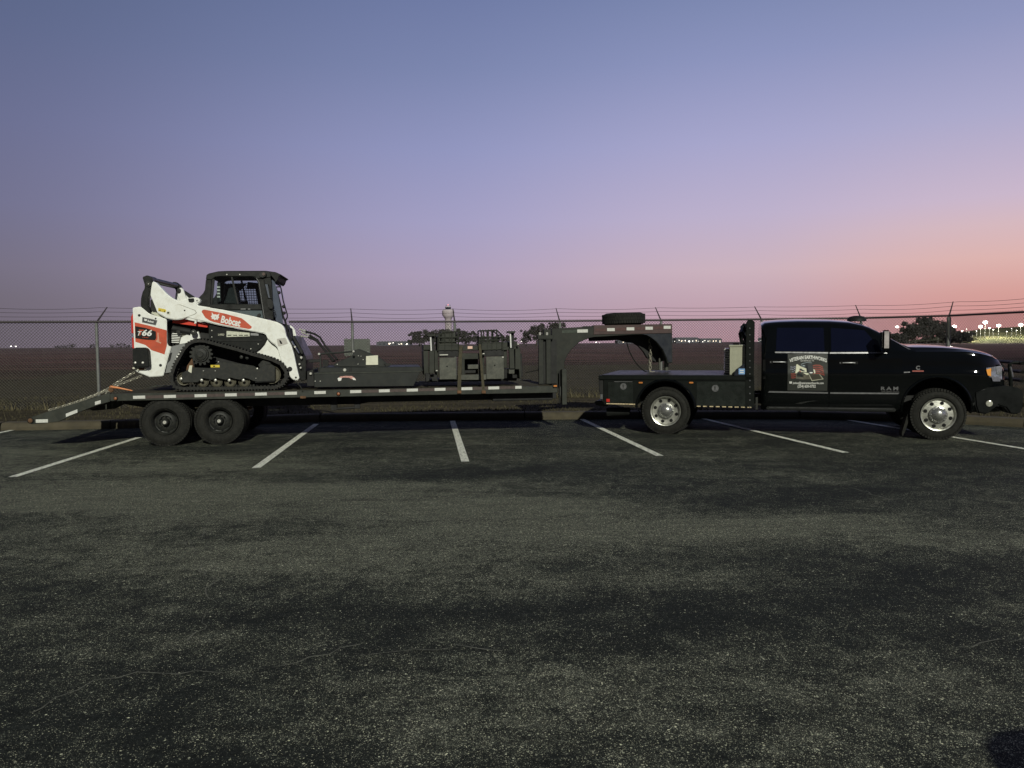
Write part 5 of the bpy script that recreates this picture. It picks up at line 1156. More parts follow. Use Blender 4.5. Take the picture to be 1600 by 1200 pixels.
MB().tube([t3(x_, y_, CY0 - .008) for x_, y_ in ((400, 434), (404.5, 440), (409, 470), (413, 497))], .004, 5).build('door_seal', m_grey, ld)
lp([(411, 497.5), (430, 502), (447, 512), (450, 535), (441, 566), (400, 560), (380, 510)], CY0 + .05, CY1 - .05, 'cab_floor_box', m_frame, .01, w=CY0)
lp([(444, 508), (447, 507), (456, 540), (468, 580), (463, 582), (450, 545)], CY0 + .2, CY0 + .26, 'tilt_cylinder', m_cab, .01, w=CY0)
# --- quick-attach frame and hoses
QA = AW + .1
lp([(455.5, 527), (459, 524), (460.5, 525), (476.5, 556), (478.2, 562), (477.6, 594), (470, 596), (467.5, 590), (462, 562)], QA + .05, MY(QA + .05), 'quick_attach_frame', m_cab, .010, w=QA)
MB().tube([t3(456, 533, QA), t3(467.5, 552, QA)], .018, 10).build('bright_rod', m_chrome, ld, smooth=True)
lp([(456, 526.5), (460, 524.5), (474, 549), (474, 553), (471, 554)], QA - .03, QA + .04, 'tilt_cylinder', m_frame, .01, w=QA)
for px, py, r in ((461, 542, .02), (470.7, 558.5, .022), (468, 569, .018), (469.8, 574.5, .018), (471, 560, .012)): disc(px, py, QA - .01, [(.02, r), (0, r), (-.014, r * .8)], 'quick_attach_pin', m_bolt, 12)
HW = 1.55
for k, pts in enumerate((((468, 514), (478, 518), (492, 522), (500, 527), (508, 540), (519, 553), (527, 562)), ((470, 525), (482, 527), (494, 532), (504, 543), (513, 555), (521, 565)), ((471, 519), (484, 524), (496, 531), (506, 545), (516, 557), (523, 564)))):
    P = [Vector(t3(a, c, HW - .5 * (i / 6))) for i, (a, c) in enumerate(pts)]
    MB().tube(P[1:], .019, 8).build('hydraulic_hose', m_frame, ld, smooth=True)
    MB().tube([P[0], P[1]], .014, 8).build('hose_coupling', m_bolt, ld, smooth=True)
for px, py in ((469, 515), (472, 517.5), (474, 521), (476, 516), (471, 526), (479, 519.5), (486, 529.5)): disc(px, py, HW, [(.04, .016), (0, .016), (-.02, .012)], 'coupling_nut', m_bolt, 10)

# ------------------------------------------------------------------ PICKUP TRUCK
gr = ground(1040, 678.5); KA = rad(-15.8)
KF = Frame((gr.x + math.sin(KA) * .05, gr.y - math.cos(KA) * .05), KA)
def kp(px, py, w): return KF.xz(px, py, w)
tk = thing('pickup_truck', 'black crew cab dual wheel pickup truck with flatbed and door sign', 'truck', KF.O, KA)
W = 2.40                                   # width over the bed
S0 = .19                                   # cab side inset from the bed side
def kpr(pts, y0, y1, name, m, bevel=.006, w=None, par=None, **k): return MB().prism(KF.poly(pts, y0 if w is None else w), y0, y1).build(name, m, par or tk, bevel=bevel, **k)
# body loft
XR = kp(1190, 560, S0)[0]
topline = [(kp(a, c, S0 + .10)) for a, c in ((1190, 507), (1196, 503.5), (1215, 501.5), (1250, 500.3), (1300, 500.6), (1330, 502.5), (1348, 506), (1362, 510.5), (1380, 520), (1400, 531.5), (1418, 541.5), (1428, 542.3), (1450, 542.3), (1480, 543.2), (1510, 545.8), (1535, 549.5), (1552, 554), (1564, 560), (1571, 566), (1575, 574))]
def interp(T, x):
    if x <= T[0][0]: return T[0][1]
    for (a, b_), (c, d) in zip(T, T[1:]):
        if a <= x <= c: return b_ + (d - b_) * (x - a) / (c - a)
    return T[-1][1]
BELT = kp(1290, 550.3, S0)[1]
side_y = [(.44, .10), (.50, .055), (.60, .035), (.745, .03), (.90, .012), (1.03, -.004), (1.07, -.010), (1.10, .006), (1.22, .018), (1.33, .022), (BELT, .05)]
ROOF = max(z for _, z in topline)
green_y = [(0, .055), (.35, .115), (.72, .185), (.90, .24), (.97, .31), (1.0, .42)]
XN = topline[-1][0]; XH = kp(1420, 545, S0)[0]
XC = kp(1345, 583, S0)[0] + .9
XA = XC - (kp(1521, 583, S0)[0] - kp(1345, 583, S0)[0])
def plan(x):                              # plan taper towards the nose and behind the cab
    d = 0
    x1 = kp(1535, 560, S0)[0]
    if x > x1: d += .20 * ((x - x1) / (XN - x1)) ** 2
    if x < XR + .06: d += .05 * (1 - (x - XR) / .06) if x > XR else .05
    if XH - .3 < x: d += .0
    d += .014 * (x - XA) ** 2 if x < XH else .014 * ((XH - XA) ** 2 + (x - XC) ** 2 - (XH - XC) ** 2)
    return d
def section(x):
    zt = interp(topline, x); k = 1.0; zb = .745
    zbelt = min(BELT, zt - .035)
    sc_ = (zbelt - zb) / (BELT - zb); out = []
    for z, y in side_y: out.append((S0 + y + plan(x), z if z <= zb else zb + (z - zb) * sc_))
    h = zt - zbelt; full = ROOF - BELT; f = max(0, min(1, h / full))
    for u, y in green_y[1:]:
        yy = .05 + (y - .05) * f + (1 - f) * (.02 + .10 * u)
        out.append((S0 + yy + plan(x), zbelt + u * h))
    e = out[-1]; cr = .045
    out.append((e[0] + .22, zt + cr * .6)); out.append((W / 2, zt + cr))
    return out
def side(x, z):
    s = section(x)
    for (a, b_), (c, d) in zip(s, s[1:]):
        if b_ <= z <= d and d > b_: return a + (c - a) * (z - b_) / (d - b_)
    return s[0][0] if z < s[0][1] else s[-3][0]
xs = [XR, XR + .02, XR + .06]; x = XR + .2
while x < XN - .02: xs.append(x); x += .10
xs += [XN - .012, XN]
mb = MB(); rings = []
for x in xs:
    s = section(x); full = s + [(W - y, z) for y, z in s[-2::-1]]
    rings.append([mb.bm.verts.new((x, y, z)) for y, z in full])
for a, c in zip(rings, rings[1:]):
    n = len(a)
    for i in range(n): mb.bm.faces.new((a[i], a[(i + 1) % n], c[(i + 1) % n], c[i]))
mb.bm.faces.new(rings[0]); mb.bm.faces.new(rings[-1][::-1])
body = mb.build('body', m_paint, tk, smooth=True)
# front wheel arch cut
fw = kp(1466, 651.5, .14); fwc = (fw[0], .405)
cut = MB().lathe((fwc[0], -.2, .50), [(0, .50), (W + .4, .50)], 48, caps=(1, 1)).build('cutter', m_hole, None)
cut.location = tk.location; cut.rotation_euler = tk.rotation_euler
bpy.context.view_layer.update()
md = body.modifiers.new('b', 'BOOLEAN'); md.operation = 'DIFFERENCE'; md.object = cut; md.solver = 'EXACT'
bpy.context.view_layer.update()
nm = bpy.data.meshes.new_from_object(body.evaluated_get(bpy.context.evaluated_depsgraph_get())); body.modifiers.clear(); body.data = nm; nm.name = 'body'
bpy.data.objects.remove(cut)
try: nm.set_sharp_from_angle(angle=rad(40))
except Exception: pass
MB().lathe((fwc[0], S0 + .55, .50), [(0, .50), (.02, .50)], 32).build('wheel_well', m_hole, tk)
MB().tube([(fwc[0] + .51 * math.cos(a), side(fwc[0] + .51 * math.cos(a), .5 + .51 * math.sin(a)) - .004, .5 + .51 * math.sin(a)) for a in [rad(-8 + i * 196 / 28) for i in range(29)]], .020, 8).build('arch_lip', m_paint, tk, smooth=True)
def patch(quad, off, name, m, nx=14, nz=8, par=None, th=.0, w=S0 + .03, kind=None):
    """panel hugging the body side: quad in pixels bottom-left, bottom-right, top-right, top-left"""
    q = [Vector(kp(a, c, w)) for a, c in quad]; mb = MB(); g = []
    for i in range(nx + 1):
        u = i / nx; lo = q[0].lerp(q[1], u); hi = q[3].lerp(q[2], u); col = []
        for j in range(nz + 1):
            p = lo.lerp(hi, j / nz); col.append(mb.bm.verts.new((p.x, side(p.x, p.y) - off, p.y)))
        g.append(col)
    for i in range(nx):
        for j in range(nz): mb.bm.faces.new((g[i][j], g[i + 1][j], g[i + 1][j + 1], g[i][j + 1]))
    ext = bmesh.ops.extrude_face_region(mb.bm, geom=mb.bm.faces[:])
    bmesh.ops.translate(mb.bm, verts=[v for v in ext['geom'] if isinstance(v, bmesh.types.BMVert)], vec=(0, max(off, .004) + .004 + th, 0))
    o = mb.build(name, m, par or tk, smooth=True)
    if kind: o['kind'] = kind
    return o
rd = patch([(1193, 634), (1294, 636), (1294, 553.5), (1193, 552.5)], .007, 'rear_door', m_paint, 18, 22)
fd = patch([(1296.2, 636), (1399, 634), (1412, 555), (1296.2, 553.5)], .007, 'front_door', m_paint, 18, 22)
patch([(1196, 551), (1294.2, 551), (1294.2, 505), (1201, 504.5)], .006, 'door_frame', m_paint, 16, 8, rd, w=S0 + .12); patch([(1296, 551), (1392, 550), (1362, 514.5), (1296, 505)], .006, 'door_frame', m_paint, 16, 8, fd, w=S0 + .12)
patch([(1212, 548.5), (1287.5, 549.5), (1287.5, 512), (1214.5, 512)], .012, 'side_window', m_glass, 14, 8, rd, w=S0 + .12)
patch([(1298, 549.8), (1379, 548.8), (1352, 516), (1299, 512)], .012, 'side_window', m_glass, 14, 8, fd, w=S0 + .12)
patch([(1421, 546), (1424, 546), (1385, 524), (1381, 521.8)], .010, 'windscreen_edge', m_trim, 4, 6, w=S0 + .1)
# chrome strips
patch([(1211, 551.5), (1294, 552.4), (1294, 550.3), (1211, 549.3)], .020, 'window_trim', m_trim, 12, 2, rd); patch([(1296.5, 552.6), (1387, 552.2), (1384, 550.0), (1296.5, 550.4)], .020, 'window_trim', m_trim, 12, 2, fd)
patch([(1200, 613.2), (1293.5, 615), (1293.5, 612.6), (1202, 611)], .020, 'side_moulding', m_trim, 12, 2, rd); patch([(1297, 615.2), (1403, 616), (1405.5, 613.8), (1297, 612.8)], .020, 'side_moulding', m_trim, 12, 2, fd)
def handle(px0, px1, py, par):
    a = kp(px0, py, S0); c = kp(px1, py, S0); yy = side((a[0] + c[0]) / 2, a[1])
    MB().box(a[0] - .06, c[0] + .05, yy - .010, yy + .005, a[1] - .028, a[1] + .022).build('handle_recess', m_hole, par, bevel=.01)
    MB().tube([(a[0] - .0, yy - .02, a[1]), (a[0] + .04, yy - .045, a[1] + .002), (c[0] - .04, yy - .045, c[1] + .002), (c[0], yy - .02, c[1])], .0095, 8).build('handle', mat('handle_chrome', (.6, .6, .6), .3, .4), par, smooth=True)
    MB().lathe((a[0] - .04, yy - .012, a[1]), [(0, .012), (-.008, .010)], 12).build('key_lock', m_trim, par)
handle(1208, 1227, 565.8, rd); handle(1317, 1336, 567, fd)
# fuel flap, seam behind the front wheel
patch([(1192, 592), (1196, 592), (1196, 562), (1192, 562)], .009, 'reflector_strip', m_hole, 1, 2)
# sill and running board
a, c = kp(1197, 641, S0 - .05), kp(1400, 640, S0 - .05)
MB().box(a[0], c[0], S0 - .06, S0 + .22, .44, .50).build('running_board', m_bplast, tk, bevel=.015, seg=2)
MB().box(a[0] + .05, c[0] - .05, S0 - .066, S0 - .061, .482, .492).build('step_edge', mat('satin_step_edge', (.10, .10, .10), .3, .5), tk)
# badges
def hug(o):
    for v in o.data.vertices: v.co.y += side(o.location.x + v.co.x, o.location.z + v.co.z) - side(o.location.x, o.location.z)
    return o
x, z = kp(1390, 607.3, S0 + .02); hug(text_mesh('RAM', .075, m_trim, 'badge_lettering', tk, (x, side(x, z) - .014, z), ext=.004, bold=.003, width=.26, space=1.5))
x, z = kp(1391, 612, S0 + .02); hug(text_mesh('3500 HEAVY DUTY', .030, m_trim, 'badge_lettering', tk, (x, side(x, z) - .014, z), ext=.002, width=.26))
x, z = kp(1434.5, 575, S0 + .02); text_mesh('C', .085, m_trim, 'badge_lettering', tk, (x, side(x, z) - .008, z), ext=.004, bold=.004)
x, z = kp(1434.5, 579.8, S0 + .02); MB().box(x - .085, x + .085, side(x, z) - .008, side(x, z) + .002, z - .012, z + .010).build('badge_bar', mat('badge_red', (.35, .10, .08), .4, var=.2, scale=40), tk, bevel=.002)
patch([(1412, 582.6), (1421.5, 582.2), (1421.5, 580.6), (1412, 581)], .010, 'fender_marker', m_trim, 2, 1)
# mirror
x0, z0 = kp(1378, 548, S0 - .12)
mr = MB().box(x0 - .02, x0 + .10, S0 - .30, S0 - .06, z0 + .02, z0 + .33).build('wing_mirror', m_paint, tk, bevel=.03, seg=3, smooth=True)
MB().box(x0 - .028, x0 - .0205, S0 - .28, S0 - .08, z0 + .05, z0 + .30).build('mirror_glass', m_chrome, mr, bevel=.002)
MB().box(x0 + .0, x0 + .07, S0 - .306, S0 - .3005, z0 + .04, z0 + .31).build('chrome_cap', mat('mirror_cap_chrome', (.55, .5, .5), .3, .5), mr, bevel=.002)
MB().tube([(x0 + .12, S0 + .04, z0 + .02), (x0 + .06, S0 - .10, z0 + .04)], .03, 8).build('mirror_arm', m_paint, mr, smooth=True)
dup(mr, (0, 0, 0), tk).location = (0, 0, 0)
far_m = [o for o in COL.objects if o.parent == tk and o.name.startswith('wing_mirror.')][-1]; far_m.scale = (1, -1, 1); far_m.location = (0, W, 0)
x, z = kp(1338.5, 498, 1.7)
MB().lathe((x, 1.7, ROOF + .0), [(0, .17), (.05, .16), (.085, .12), (.10, .05)], 24, 'z').build('roof_beacon', m_bplast, tk, smooth=True)
# headlamp, fascia, bumper, grille guard
patch([(1546, 589), (1571, 594), (1572, 571.5), (1541.5, 575)], .012, 'headlamp', mat('headlamp_lens', (.22, .23, .27), .12, .2, var=.35, scale=28, coat=1), 8, 8)
hl_ = [o for o in COL.objects if o.name == 'headlamp'][0]
patch([(1543.5, 586.5), (1549, 588), (1550, 575.5), (1541.5, 577.5)], .020, 'amber_reflector', mat('amber_reflector', (.75, .30, .04), .3, var=.15), 4, 4, hl_)
patch([(1551, 580), (1556, 580), (1556, 573.5), (1551, 574)], .020, 'lamp_bowl', m_trim, 3, 3, hl_); patch([(1560, 585), (1570, 585), (1570.5, 573.5), (1559, 574)], .020, 'lamp_bowl', mat('lamp_bowl_grey', (.32, .33, .34), .2, .5, var=.4, scale=40), 3, 3, hl_)
patch([(1553, 596), (1567, 596.5), (1568, 589.5), (1550, 589)], .016, 'turn_lamp', mat('turn_lamp', (.20, .20, .24), .15, .2, var=.2, scale=30, coat=1), 4, 3, hl_)
xf = kp(1578, 600, S0)[0]
MB().box(XN - .04, xf + .02, S0 + .32, W - S0 - .32, .75, 1.22).build('grille', m_hole, tk, bevel=.03)
bump = [(1524, 612), (1545, 606), (1575, 603), (1592, 606), (1602, 612), (1600, 640), (1594, 648), (1580, 647), (1574, 638), (1562, 634), (1552, 640), (1545, 648), (1530, 646), (1526, 634)]
MB().prism(KF.poly(bump, S0 + .0), S0 + .05, W - S0 - .05).build('front_bumper', mat('bumper_black', (.006, .007, .007), .4, var=.3, spec=.15), tk, bevel=.02, seg=2)
x, z = kp(1545.5, 630.5, S0 + .05); MB().lathe((x, S0 + .05, z), [(0, .05), (-.012, .048), (-.018, .03)], 20).build('fog_lamp', mat('fog_lamp_glass', (.45, .45, .38), .2, .2, var=.3, scale=40), tk, smooth=True)
gg = []
for y in (S0 + .28, W - S0 - .28):
    P = [kp(a, c, S0 + .28) for a, c in ((1580, 612), (1579, 590), (1577.5, 569), (1584, 566.5), (1600, 567.5))]
    MB().tube([(x, y, z) for x, z in P], .03, 8).build('guard_upright', m_bed, tk, smooth=True)
xq, zq = kp(1592, 567, S0 + .28)
for zz in (zq, zq - .14, zq - .28): MB().tube([(xq, S0 + .12, zz), (xq + .04, S0 + .3, zz), (xq + .04, W - S0 - .3, zz), (xq, W - S0 - .12, zz)], .028, 8).build('guard_bar', m_bed, tk, smooth=True)
P = kp(1579, 573, S0 + .1), kp(1582.5, 589, S0 + .1)
MB().tube([(P[0][0], S0 + .1, P[0][1]), (P[1][0], S0 + .1, P[1][1])], .012, 6).build('bright_guard_edge', m_trim, tk)
# mud flap and underbody
MB().prism([kp(a, c, .25) for a, c in ((1419, 640), (1424, 640), (1414, 672), (1409, 682), (1408, 676))], .20, .42).build('mud_flap', m_rubber, tk)
a, c = kp(1100, 640, .6), kp(1540, 640, .6)
for y in (.75, W - .85): MB().box(kp(945, 640, .7)[0], c[0], y, y + .1, .50, .68).build('chassis_rail', m_frame, tk)
MB().box(kp(1190, 640, .6)[0], kp(1380, 640, .6)[0], .86, W - .86, .42, .6).build('gearbox', m_frame, tk)
for cx in (0, fwc[0]): MB().cyl((cx, .3, .40), (cx, W - .3, .40), .07).build('axle', m_frame, tk)
# wheels: polished alloys with eight hand holes
def alloy(w, rim_r, deep):
    k = deep
    MB().lathe((0, 0, 0), [(.0, rim_r), (-.010, rim_r * .985), (-.004, rim_r * .93), (.022, rim_r * .90), (.030 + k * .03, rim_r * .86), (.022 + k * .05, rim_r * .62), (.018 + k * .05, rim_r * .5), (.0 + k * .05, rim_r * .46), (-.01 + k * .05, 0.06), (-.01 + k * .05, .001)], 64).build('rim', m_alloy, w, smooth=True)
    for q in range(8):
        a = 2 * PI * (q + .5) / 8 + .1; r = rim_r * .73; y = .030 + k * .04
        MB().lathe((r * math.cos(a), 0, r * math.sin(a)), [(y + .01, rim_r * .112), (y - .010, rim_r * .112), (y - .013, rim_r * .09)], 16).build('hand_hole', m_hole, w, smooth=True)
    y0 = -.012 + k * .05
    MB().lathe((0, 0, 0), [(y0 + .02, rim_r * .52), (y0, rim_r * .51), (y0 - .006, rim_r * .42), (y0 - .03, rim_r * .36), (y0 - .045, rim_r * .20), (y0 - .05, rim_r * .16), (y0 - .05, .0)], 36).build('hub_cover', mat('hub_cover_chrome', (.42, .42, .40), .25, .8, var=.4, scale=60), w, smooth=True)
    for q in range(8):
        a = 2 * PI * q / 8; r = rim_r * .45
        MB().lathe((r * math.cos(a), 0, r * math.sin(a)), [(y0 + .01, .014), (y0 - .014, .013), (y0 - .02, .008)], 8).build('wheel_nut', m_chrome, w, smooth=True)
TR = .405
x, z = kp(1040, 643, .05)
for y0, st in ((.05, 1), (.33, 0), (W - .33 - .25, 0), (W - .05 - .25, 0)):
    w = make_wheel(KF, tk, x, TR, y0, TR, .25, .262, 'x', m_alloy)
    if st: alloy(w, .262, 1)
for y0, st in ((.14, 1), (W - .14 - .25, 0)):
    w = make_wheel(KF, tk, fwc[0], TR, y0, TR, .25, .262, 'x', m_alloy)
    if st: alloy(w, .262, 0)
RWX = x
# --- flatbed
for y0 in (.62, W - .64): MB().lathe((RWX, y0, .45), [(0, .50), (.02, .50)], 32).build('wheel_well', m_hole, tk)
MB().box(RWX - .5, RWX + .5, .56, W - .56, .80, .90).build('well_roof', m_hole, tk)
BT = kp(1100, 587.2, 0)[1]; xb0 = kp(935, 600, 0)[0]; xb1 = kp(1179, 600, 0)[0]
MB().box(xb0, xb1 - .02, .0, W, BT - .075, BT).build('bed_floor', m_bed, tk, bevel=.008)
for i in range(9):
    yy = .08 + i * (W - .16) / 9; MB().box(xb0 + .05, xb1 - .2, yy, yy + .22, BT + .001, BT + .010).build('bed_plank', mat('bed_plank_black', (.02, .022, .022), .4, var=.3) if i == 0 else bpy.data.materials['bed_plank_black'], tk, bevel=.003)
zs = lambda px, py: kp(px, py, 0)[1]
arch_c = (RWX, .45); AR = .50
def skirt(px0, px1, pyb0, pyb1):
    P = [kp(px0, pyb0, 0), kp(px1, pyb1, 0)]; xa, xb_ = P[0][0], P[1][0]; pts = [(xa, P[0][1])]
    inner_side = []
    for i in range(25):
        a = PI - PI * i / 24
        inner_side.append((arch_c[0] + AR * math.cos(a), arch_c[1] + AR * math.sin(a)))
    return xa, xb_, P[0][1], P[1][1], inner_side
xa, _, zl, _, _ = skirt(943, 1000, 632, 632); xz = kp(1171, 636, 0)[0]; zr_ = kp(1160, 636.5, 0)[1]
arc = [(arch_c[0] + AR * math.cos(PI - PI * i / 28), arch_c[1] + AR * math.sin(PI - PI * i / 28)) for i in range(29)]
arc = [(x_, z_) for x_, z_ in arc if z_ > zl - .0]
pts = [(xa, BT - .076), (xa, zl), (arc[0][0], zl)] + arc + [(arc[-1][0], zr_), (xz, zr_), (xz, BT - .076)]
MB().prism(pts, .012, .55).build('bed_skirt', m_bed, tk, bevel=.004)
MB().prism(pts, W - .55, W - .012).build('bed_skirt', m_bed, tk, bevel=.004)
MB().tube([(arch_c[0] + (AR - .0) * math.cos(a), .008, arch_c[1] + (AR - .0) * math.sin(a)) for a in [rad(2 + i * 176 / 32) for i in range(33)]], .022, 8).build('fender_lip', m_paint, tk, smooth=True)
MB().prism([(xb0, BT - .076), (xa - .004, BT - .076), (xa - .004, zl + .02), (xb0 + .03, zl + .10), (xb0, zl + .30)], .03, W - .03).build('tail_panel', m_frame, tk, bevel=.01)
for a, c, e, f in ((950, 989, 597, 629), (1088, 1168, 597, 634)):
    p, q = kp(a, f, 0), kp(c, e, 0)
    dr = MB().box(p[0], q[0], .003, .011, p[1], q[1]).build('toolbox_door', mat('satin_black_door', (.012, .015, .013), .28, var=.3, scale=6) if a == 950 else bpy.data.materials['satin_black_door'], tk, bevel=.003)
    lx, lz = kp(974 if a == 950 else 1117.5, 603.8 if a == 950 else 606.8, 0)
    MB().lathe((lx, .003, lz), [(0, .058), (-.006, .056), (-.006, .048), (-.001, .044)], 28).build('latch_ring', m_trim, dr, smooth=True)
    MB().box(lx - .012, lx + .012, -.010, .002, lz - .02, lz + .035).build('latch_lever', m_chrome, dr, bevel=.003)
    MB().box(lx - .035, lx + .035, -.008, .002, lz - .036, lz - .024).build('latch_bar', m_trim, dr, bevel=.003)
a, c = kp(960, 596.3, 0), kp(988, 596.3, 0); MB().box(a[0], c[0], -.006, .010, a[1] - .004, a[1] + .004).build('door_trim', m_trim, tk)
for px in (1001, 1080): q = kp(px, 598, 0); MB().box(q[0] - .035, q[0] + .035, -.012, .011, q[1] - .014, q[1] + .014).build('side_marker', m_amber, tk, bevel=.005)
q = kp(950, 625.5, 0); MB().box(q[0] - .03, q[0] + .03, -.008, .011, q[1] - .03, q[1] + .025).build('red_reflector', m_lamp_red, tk, bevel=.004)
m_led = mat('clear_strip_lamps', (.55, .45, .28), .3, var=.6, scale=30)
for a, c, n, pa, pb in ((948, 992, 9, 630.8, 631.8), (1087, 1176, 9, 634.8, 636.8)):
    for i in range(n):
        px = a + (c - a) * (i + .5) / n; q = kp(px, pa + (pb - pa) * i / n, 0)
        MB().box(q[0] - .036, q[0] + .030, -.004, .011, q[1] - .009, q[1] + .009).build('strip_lamp', m_led, tk, bevel=.003)
for i in range(7): q = kp(938.5, 616 + 0, 0)
q = kp(939.5, 619, .0); MB().box(q[0] - .02, q[0] + .02, .02, .029, q[1] - .05, q[1] + .03).build('bright_sticker', m_trim, tk)
MB().prism([kp(a, c, .2) for a, c in ((927, 628), (946, 625), (948, 635), (942, 637), (929, 634))], .35, W - .35).build('rear_bumper', m_under, tk, bevel=.01)
ex = kp(948, 644, .3), kp(975, 643, .3)
MB().tube([(ex[0][0], .34, ex[0][1]), (ex[1][0] + .1, .34, ex[1][1])], .075, 20).build('exhaust_tip', m_bplast, tk, smooth=True)
MB().lathe((ex[0][0] - .001, .34, ex[0][1]), [(0, .066), (-.001, .064)], 20, 'x').build('exhaust_opening', m_hole, tk)
# headache rack
hx0, hx1 = kp(1164.5, 570, .0)[0], kp(1178, 570, .0)[0]; ztop = kp(1170, 500.5, .0)[1]
for y0 in (.0, W - .10):
    MB().prism([(hx0, BT + .001), (hx1, BT + .001), (hx1 + .01, ztop - .03), (hx1 - .02, ztop), (hx0 + .03, ztop), (hx0 + .01, ztop - .04)], y0, y0 + .10).build('rack_post', m_bed, tk, bevel=.008)
MB().box(hx0 + .04, hx1 - .02, .101, W - .101, ztop - .10, ztop - .01).build('rack_top_bar', m_bed, tk, bevel=.02, seg=2)
for i in range(7): yy = .3 + i * .3; MB().cyl((hx0 + .08, yy, BT + .02), (hx0 + .08, yy, ztop - .1), .016, seg=8).build('rack_bar', m_bed, tk)
MB().tube([(hx0 + .03, .12, BT + .55), (hx0 - .05, .22, ztop - .2), (hx0 - .05, .5, ztop - .1)], .03, 8).build('rack_hoop', m_bed, tk, smooth=True)
MB().tube([(hx0 + .02, W - .12, BT + .35), (hx0 - .06, W - .2, ztop - .2), (hx0 + .02, W - .3, ztop - .02)], .035, 8).build('rack_hoop', m_bed, tk, smooth=True)
MB().prism([kp(a, c, 0) for a, c in ((1147, 587), (1149, 578), (1163, 568), (1164, 587))], .0, .04).build('rack_gusset', mat('gusset_dark', (.014, .017, .026), .3, var=.2), tk, bevel=.003)
for i in range(13):
    q = kp(1171.5, 513 + i * 10.2, 0)
    if q[1] < BT: 
        MB().lathe((q[0], .012, q[1]), [(0, .014), (-.022, .012), (-.028, .006)], 12).build('rivet', m_trim, tk, smooth=True)
    else: MB().lathe((q[0], .0, q[1]), [(0, .012), (-.008, .010), (-.012, .005)], 12).build('rivet', m_trim, tk, smooth=True)
MB().prism([kp(a, c, 0) for a, c in ((1164, 587), (1178.5, 587), (1179, 637.5), (1164.5, 636.8))], .0, .5).build('rack_foot', m_bed, tk, bevel=.005)
MB().box(kp(1181, 600, .1)[0], kp(1184.5, 600, .1)[0], .12, .2, kp(1183, 640, .1)[1], kp(1183, 621, .1)[1]).build('cab_bracket', m_under, tk)
q = kp(1159, 580.4, 0); MB().box(q[0] - .05, q[0] + .05, -.003, -.0005, q[1] - .048, q[1] + .048).build('blue_sticker', mat('blue_white_sticker', (.20, .36, .62), .5, var=.12, scale=30), tk)
for dz in (.016, -.018): MB().box(q[0] - .03, q[0] + .03, -.0045, -.0032, q[1] + dz - .006, q[1] + dz + .008).build('sticker_print', m_ltxt, tk)

# diamond-plate toolbox standing on the bed
tb0 = kp(1140, 560, .12)[0]; tb1 = kp(1165, 560, .12)[0]; tz = kp(1150, 540, .12)[1]
dm, dt, db = nodes('diamond_plate')
tcn = N(dt, 'ShaderNodeTexCoord').outputs['Object']; mpn = N(dt, 'ShaderNodeMapping'); mpn.inputs['Rotation'].default_value = (0, rad(45), 0); dt.links.new(tcn, mpn.inputs[0])
ck = N(dt, 'ShaderNodeTexChecker', i_Scale=70.0); ck.inputs[1].default_value = (.56, .56, .42, 1); ck.inputs[2].default_value = (.34, .34, .26, 1); dt.links.new(mpn.outputs[0], ck.inputs[0]); dt.links.new(ck.outputs[0], db.inputs['Base Color'])
db.inputs['Roughness'].default_value = .42; db.inputs['Metallic'].default_value = .35
bn = N(dt, 'ShaderNodeBump', i_Strength=.6, i_Distance=.004); dt.links.new(ck.outputs[1], bn.inputs['Height']); dt.links.new(bn.outputs[0], db.inputs['Normal'])
tbx = thing('bed_toolbox', 'shiny diamond plate toolbox standing on the truck bed behind the cab', 'toolbox', KF.O, KA)
tbp = [(tb0, .12), (tb1 - .005, .12), (tb1 - .005, 2.2), (tb0 - .0, 2.2)]
mb = MB(); z0 = BT + .012
mb.box(tb0, tb1 - .01, .12, 2.2, z0, tz - .02).build('box_body', dm, tbx, bevel=.006)
MB().box(tb0 - .012, tb1 - .004, .108, 2.212, tz - .018, tz + .012).build('lid', dm, tbx, bevel=.005)
for i in range(11):
    zz = z0 + .012 + i * (tz - z0 - .05) / 11
    MB().prism([(tb0 - .10, zz), (tb0 - .001, zz), (tb0 - .001, zz + .026), (tb0 - .085, zz + .026)], .45, 1.9).build('louvre_slat', m_bolt if i % 1 == 0 else m_hole, tbx, bevel=.003)
MB().box(tb0 + .05, tb0 + .16, .6, .9, tz + .013, tz + .04).build('lid_handle', m_bplast, tbx, bevel=.008)

# magnetic sign on the rear door
sx0, sz0 = kp(1230.5, 610.3, S0); sx1, sz1 = kp(1293.5, 552.8, S0)
sg = thing('magnetic_door_sign', 'dark square magnetic sign with loader picture on the truck rear door', 'sign', KF.O, KA)
mb = MB(); g = []
nX, nZ = 2, 16
m_sign = mat('sign_charcoal', (.018, .020, .016), .6, var=.12, scale=6)
def ssurf(x, z): return side(x, z) - .0115
for i in range(nX + 1):
    col = []
    for j in range(nZ + 1):
        xx = sx0 + (sx1 - sx0) * i / nX; zz = sz0 + (sz1 - sz0) * j / nZ; col.append(mb.bm.verts.new((xx, ssurf(xx, zz), zz)))
    g.append(col)
for i in range(nX):
    for j in range(nZ): mb.bm.faces.new((g[i][j], g[i + 1][j], g[i + 1][j + 1], g[i][j + 1]))
ext = bmesh.ops.extrude_face_region(mb.bm, geom=mb.bm.faces[:]); bmesh.ops.translate(mb.bm, verts=[v for v in ext['geom'] if isinstance(v, bmesh.types.BMVert)], vec=(0, .003, 0))
mb.build('sign_sheet', m_sign, sg, smooth=True)
SXC, SW, SH = (sx0 + sx1) / 2, sx1 - sx0, sz1 - sz0
def onsign(o, lift=.001):
    for v in o.data.vertices:
        p = o.location + v.co; v.co.y = ssurf(p.x, p.z) - lift - .0015 + (v.co.y * .3) - o.location.y
    return o
def sp_(u, v): return (sx0 + SW * u, sz0 + SH * v)         # sign picture coordinates, 0..1
